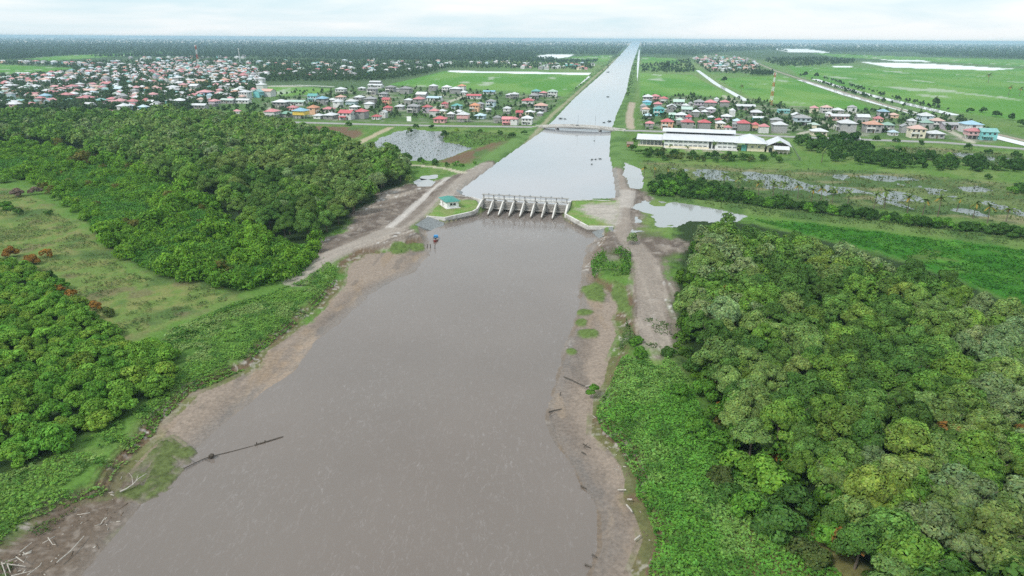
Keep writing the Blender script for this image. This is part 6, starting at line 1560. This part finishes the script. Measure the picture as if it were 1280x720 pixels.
# everything further off as one mass of roofs
V = []; Fq = []; Cc = []; n0 = 0
for h in hrest:
    w, d_, hh, rh = 5 * h['s'], 4.4 * h['s'], (6 if h['kind'] in ('two', 'gable') else 3.4), 2.2; a = -.18 + random.choice([0, math.pi / 2]); c, s = math.cos(a), math.sin(a)
    L = [(-w, -d_, 0), (w, -d_, 0), (w, d_, 0), (-w, d_, 0), (-w, -d_, hh), (w, -d_, hh), (w, d_, hh), (-w, d_, hh), (-w * 1.12, -d_ * 1.12, hh), (w * 1.12, -d_ * 1.12, hh), (w * 1.12, d_ * 1.12, hh), (-w * 1.12, d_ * 1.12, hh), (-w * .3, 0, hh + rh), (w * .3, 0, hh + rh)]
    V += [(h['x'] + p[0] * c - p[1] * s, h['y'] + p[0] * s + p[1] * c, 1.9 + p[2]) for p in L]
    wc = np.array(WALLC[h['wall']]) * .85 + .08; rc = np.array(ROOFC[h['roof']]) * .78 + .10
    for f, cc in (((0, 1, 5, 4), wc), ((1, 2, 6, 5), wc), ((2, 3, 7, 6), wc), ((3, 0, 4, 7), wc), ((8, 9, 13, 12), rc), ((9, 10, 13, 13), rc), ((10, 11, 12, 13), rc), ((11, 8, 12, 12), rc)):
        Fq.append(tuple(q + n0 for q in f)); Cc.append(cc)
    n0 += len(L)
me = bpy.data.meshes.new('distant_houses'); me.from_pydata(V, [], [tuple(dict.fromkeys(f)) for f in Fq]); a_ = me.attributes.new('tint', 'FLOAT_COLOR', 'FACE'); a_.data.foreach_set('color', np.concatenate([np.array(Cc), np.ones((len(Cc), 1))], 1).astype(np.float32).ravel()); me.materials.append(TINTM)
tag(link('distant_houses', me), 'distant crowd of small houses among palms behind the nearer villages', 'houses', kind='stuff')
wx, wy = at(172, 48.9); wh = empty('warehouse', (wx, wy, 2), .1, 'remote white works with a taller block on the left horizon', 'factory'); 
MB().box(0, 0, 9, 330, 60, 18).build('shed', WHITE, wh); MB().box(150, 0, 22, 50, 50, 44).build('tower_block', WHITE, wh)

# ---- trees between the houses
r6 = np.random.default_rng(99)
hx_ = np.array([h['x'] for h in houses]); hy_ = np.array([h['y'] for h in houses])


def between(P, dens, r=7.5):
    a, b = sample_px(P, dens, r6); x, y = atn(a, b)
    m = np.array([((hx_ - q) ** 2 + (hy_ - w) ** 2).min() > r * r for q, w in zip(x, y)]) if len(a) else np.zeros(0, bool)
    return a[m], b[m]


T1 = [(-60, 98), (60, 92), (110, 86), (200, 78), (320, 84), (335, 100), (318, 118), (270, 132), (215, 142), (0, 141), (-60, 142)]
a, b = between(T1, .62, 5.2); n_ = fbm(a / 12, b / 4, 71); m = n_ > .43; clumps('town_trees', a[m], b[m], 'palms and garden trees between houses of the left town', 'trees', 701, 1.5, 6.0, (.072, .130, .052), 12, .5, 7.8)
for P, dn, lb, s_ in (([(-100, 77), (110, 77), (200, 74), (320, 73), (325, 84), (200, 83), (110, 90), (60, 84), (-100, 81)], .34, 'palms behind the left town', 702), ([(320, 73), (430, 75), (640, 79), (742, 79.5), (742, 89), (640, 87), (560, 87), (520, 97), (470, 103), (420, 103), (325, 104)], .50, 'palms around the far village beyond the left paddies', 703),
                      ([(325, 118), (440, 108), (500, 108), (610, 114), (705, 124), (690, 140), (676, 152), (330, 148)], .042, 'garden shrubs between houses left of the canal', 704), ([(803, 121), (860, 119), (940, 124), (985, 132), (1100, 138), (1200, 146), (1245, 168), (980, 166), (803, 161)], .055, 'garden shrubs between houses right of the canal', 705),
                      ([(862, 76), (900, 72), (932, 76), (962, 87), (935, 94), (888, 93)], .28, 'trees among the far small village', 706)):
    a, b = between(P, dn, 7 if s_ in (704, 705) else 6)
    clumps('village_trees', a, b, lb, 'trees', s_, 1.6, 5 if s_ in (704, 705) else 6.5, (.065, .122, .042), 14, .45, 5.5 if s_ in (704, 705) else 8.5)
a, b = sample_px([(215, 142), (320, 128), (350, 150), (330, 156), (250, 152), (200, 152)], .05, r6); clumps('field_scrub', a, b, 'scrub on the open slope below the left town', 'scrub', 720, 1.5, 5, (.055, .115, .03), 16, .4, 3.5)
# ------------------------------------------------------------------ sky, sun, air
SUN_EL, SUN_AZ = math.radians(49), math.radians(228)      # azimuth clockwise from +Y (the viewing direction)
w = bpy.data.worlds.new('World'); SC.world = w; w.use_nodes = True; nt = w.node_tree; nt.nodes.clear()
out = N(nt, 'ShaderNodeOutputWorld'); bg = N(nt, 'ShaderNodeBackground'); nt.links.new(bg.outputs[0], out.inputs[0])
sky = N(nt, 'ShaderNodeTexSky'); sky.sky_type = 'NISHITA'; sky.sun_disc = False; sky.sun_elevation = SUN_EL; sky.sun_rotation = SUN_AZ
sky.air_density = 1.2; sky.dust_density = 2.0
tc = N(nt, 'ShaderNodeTexCoord'); mp = N(nt, 'ShaderNodeMapping'); mp.inputs['Scale'].default_value = (2.2, 2.2, 17)
nt.links.new(tc.outputs['Generated'], mp.inputs[0])
nz = N(nt, 'ShaderNodeTexNoise'); nz.inputs['Scale'].default_value = 1.6; nz.inputs['Detail'].default_value = 7; nz.inputs['Roughness'].default_value = .55; nz.inputs['Distortion'].default_value = .4
nt.links.new(mp.outputs[0], nz.inputs['Vector'])
rp = N(nt, 'ShaderNodeValToRGB'); rp.color_ramp.elements[0].position = .36; rp.color_ramp.elements[0].color = (3.75, 4.75, 5.15, 1); rp.color_ramp.elements[1].position = .62; rp.color_ramp.elements[1].color = (5.35, 5.55, 5.65, 1)
nt.links.new(nz.outputs[0], rp.inputs[0])
mx = N(nt, 'ShaderNodeMix', data_type='RGBA'); mx.inputs[0].default_value = .9
sep = N(nt, 'ShaderNodeSeparateXYZ'); nt.links.new(tc.outputs['Generated'], sep.inputs[0])
mrz = N(nt, 'ShaderNodeMapRange'); mrz.inputs[1].default_value = 0; mrz.inputs[2].default_value = 1; mrz.inputs[3].default_value = 1.0; mrz.inputs[4].default_value = 1.5   # an overcast sky is brighter overhead
nt.links.new(sep.outputs[2], mrz.inputs[0])
vm = N(nt, 'ShaderNodeVectorMath', operation='SCALE'); nt.links.new(rp.outputs[0], vm.inputs[0]); nt.links.new(mrz.outputs[0], vm.inputs['Scale'])
nt.links.new(sky.outputs[0], mx.inputs[6]); nt.links.new(vm.outputs[0], mx.inputs[7]); nt.links.new(mx.outputs[2], bg.inputs[0]); bg.inputs[1].default_value = .10
sun = bpy.data.lights.new('sun', 'SUN'); sun.energy = 1.5; sun.angle = math.radians(10); sun.color = (1, .96, .90)
so = bpy.data.objects.new('sun', sun); COL.objects.link(so)
d_ = Vector((math.sin(SUN_AZ) * math.cos(SUN_EL), math.cos(SUN_AZ) * math.cos(SUN_EL), math.sin(SUN_EL)))
so.rotation_euler = d_.to_track_quat('Z', 'Y').to_euler(); so.location = (0, 0, 300)
hz = MB(); hz.box(0, 29000, 39, 120000, 66000, 88); m, nt, nd, lk = nodes_of('haze_air')
o = N(nt, 'ShaderNodeOutputMaterial'); v = N(nt, 'ShaderNodeVolumePrincipled'); v.inputs['Color'].default_value = (.42, .60, .74, 1); v.inputs['Density'].default_value = HAZE; v.inputs['Anisotropy'].default_value = .0
lk.new(v.outputs[0], o.inputs['Volume'])
if HAZE > 0: tag(hz.build('haze', m), 'thin pale blue haze over the plain', 'haze', kind='stuff')
SC.view_settings.view_transform = 'Standard'; SC.view_settings.look = 'None'; SC.view_settings.gamma = 1; SC.view_settings.exposure = EXPO
try: SC.view_settings.use_curve_mapping = False
except Exception: pass
cy = SC.cycles; SC.render.engine = 'CYCLES'
cy.max_bounces = 5; cy.diffuse_bounces = 2; cy.glossy_bounces = 2; cy.transmission_bounces = 2; cy.volume_bounces = 1; cy.transparent_max_bounces = 4
cy.use_adaptive_sampling = True; cy.adaptive_threshold = .02; cy.use_denoising = False
try: cy.denoiser = 'OPENIMAGEDENOISE'; cy.denoising_prefilter = 'ACCURATE'; cy.denoising_input_passes = 'RGB_ALBEDO_NORMAL'
except Exception: pass
cy.sample_clamp_indirect = 6; SC.render.film_transparent = False
labs = {}
for q in SC.objects:
    if q.parent is None and 'label' in q.keys(): labs.setdefault(q['label'], []).append(q.name)
for k, v_ in labs.items():
    if len(v_) > 1: print('DUP LABEL', k, len(v_))
    if len(k.split()) > 16 or len(k.split()) < 4: print('LABEL LENGTH', len(k.split()), k)
print('OBJECTS', len(SC.objects), 'houses', len(hin), len(hrest), 'trees', len(indiv), len(rest), 'bushes', len(keep), len(others))
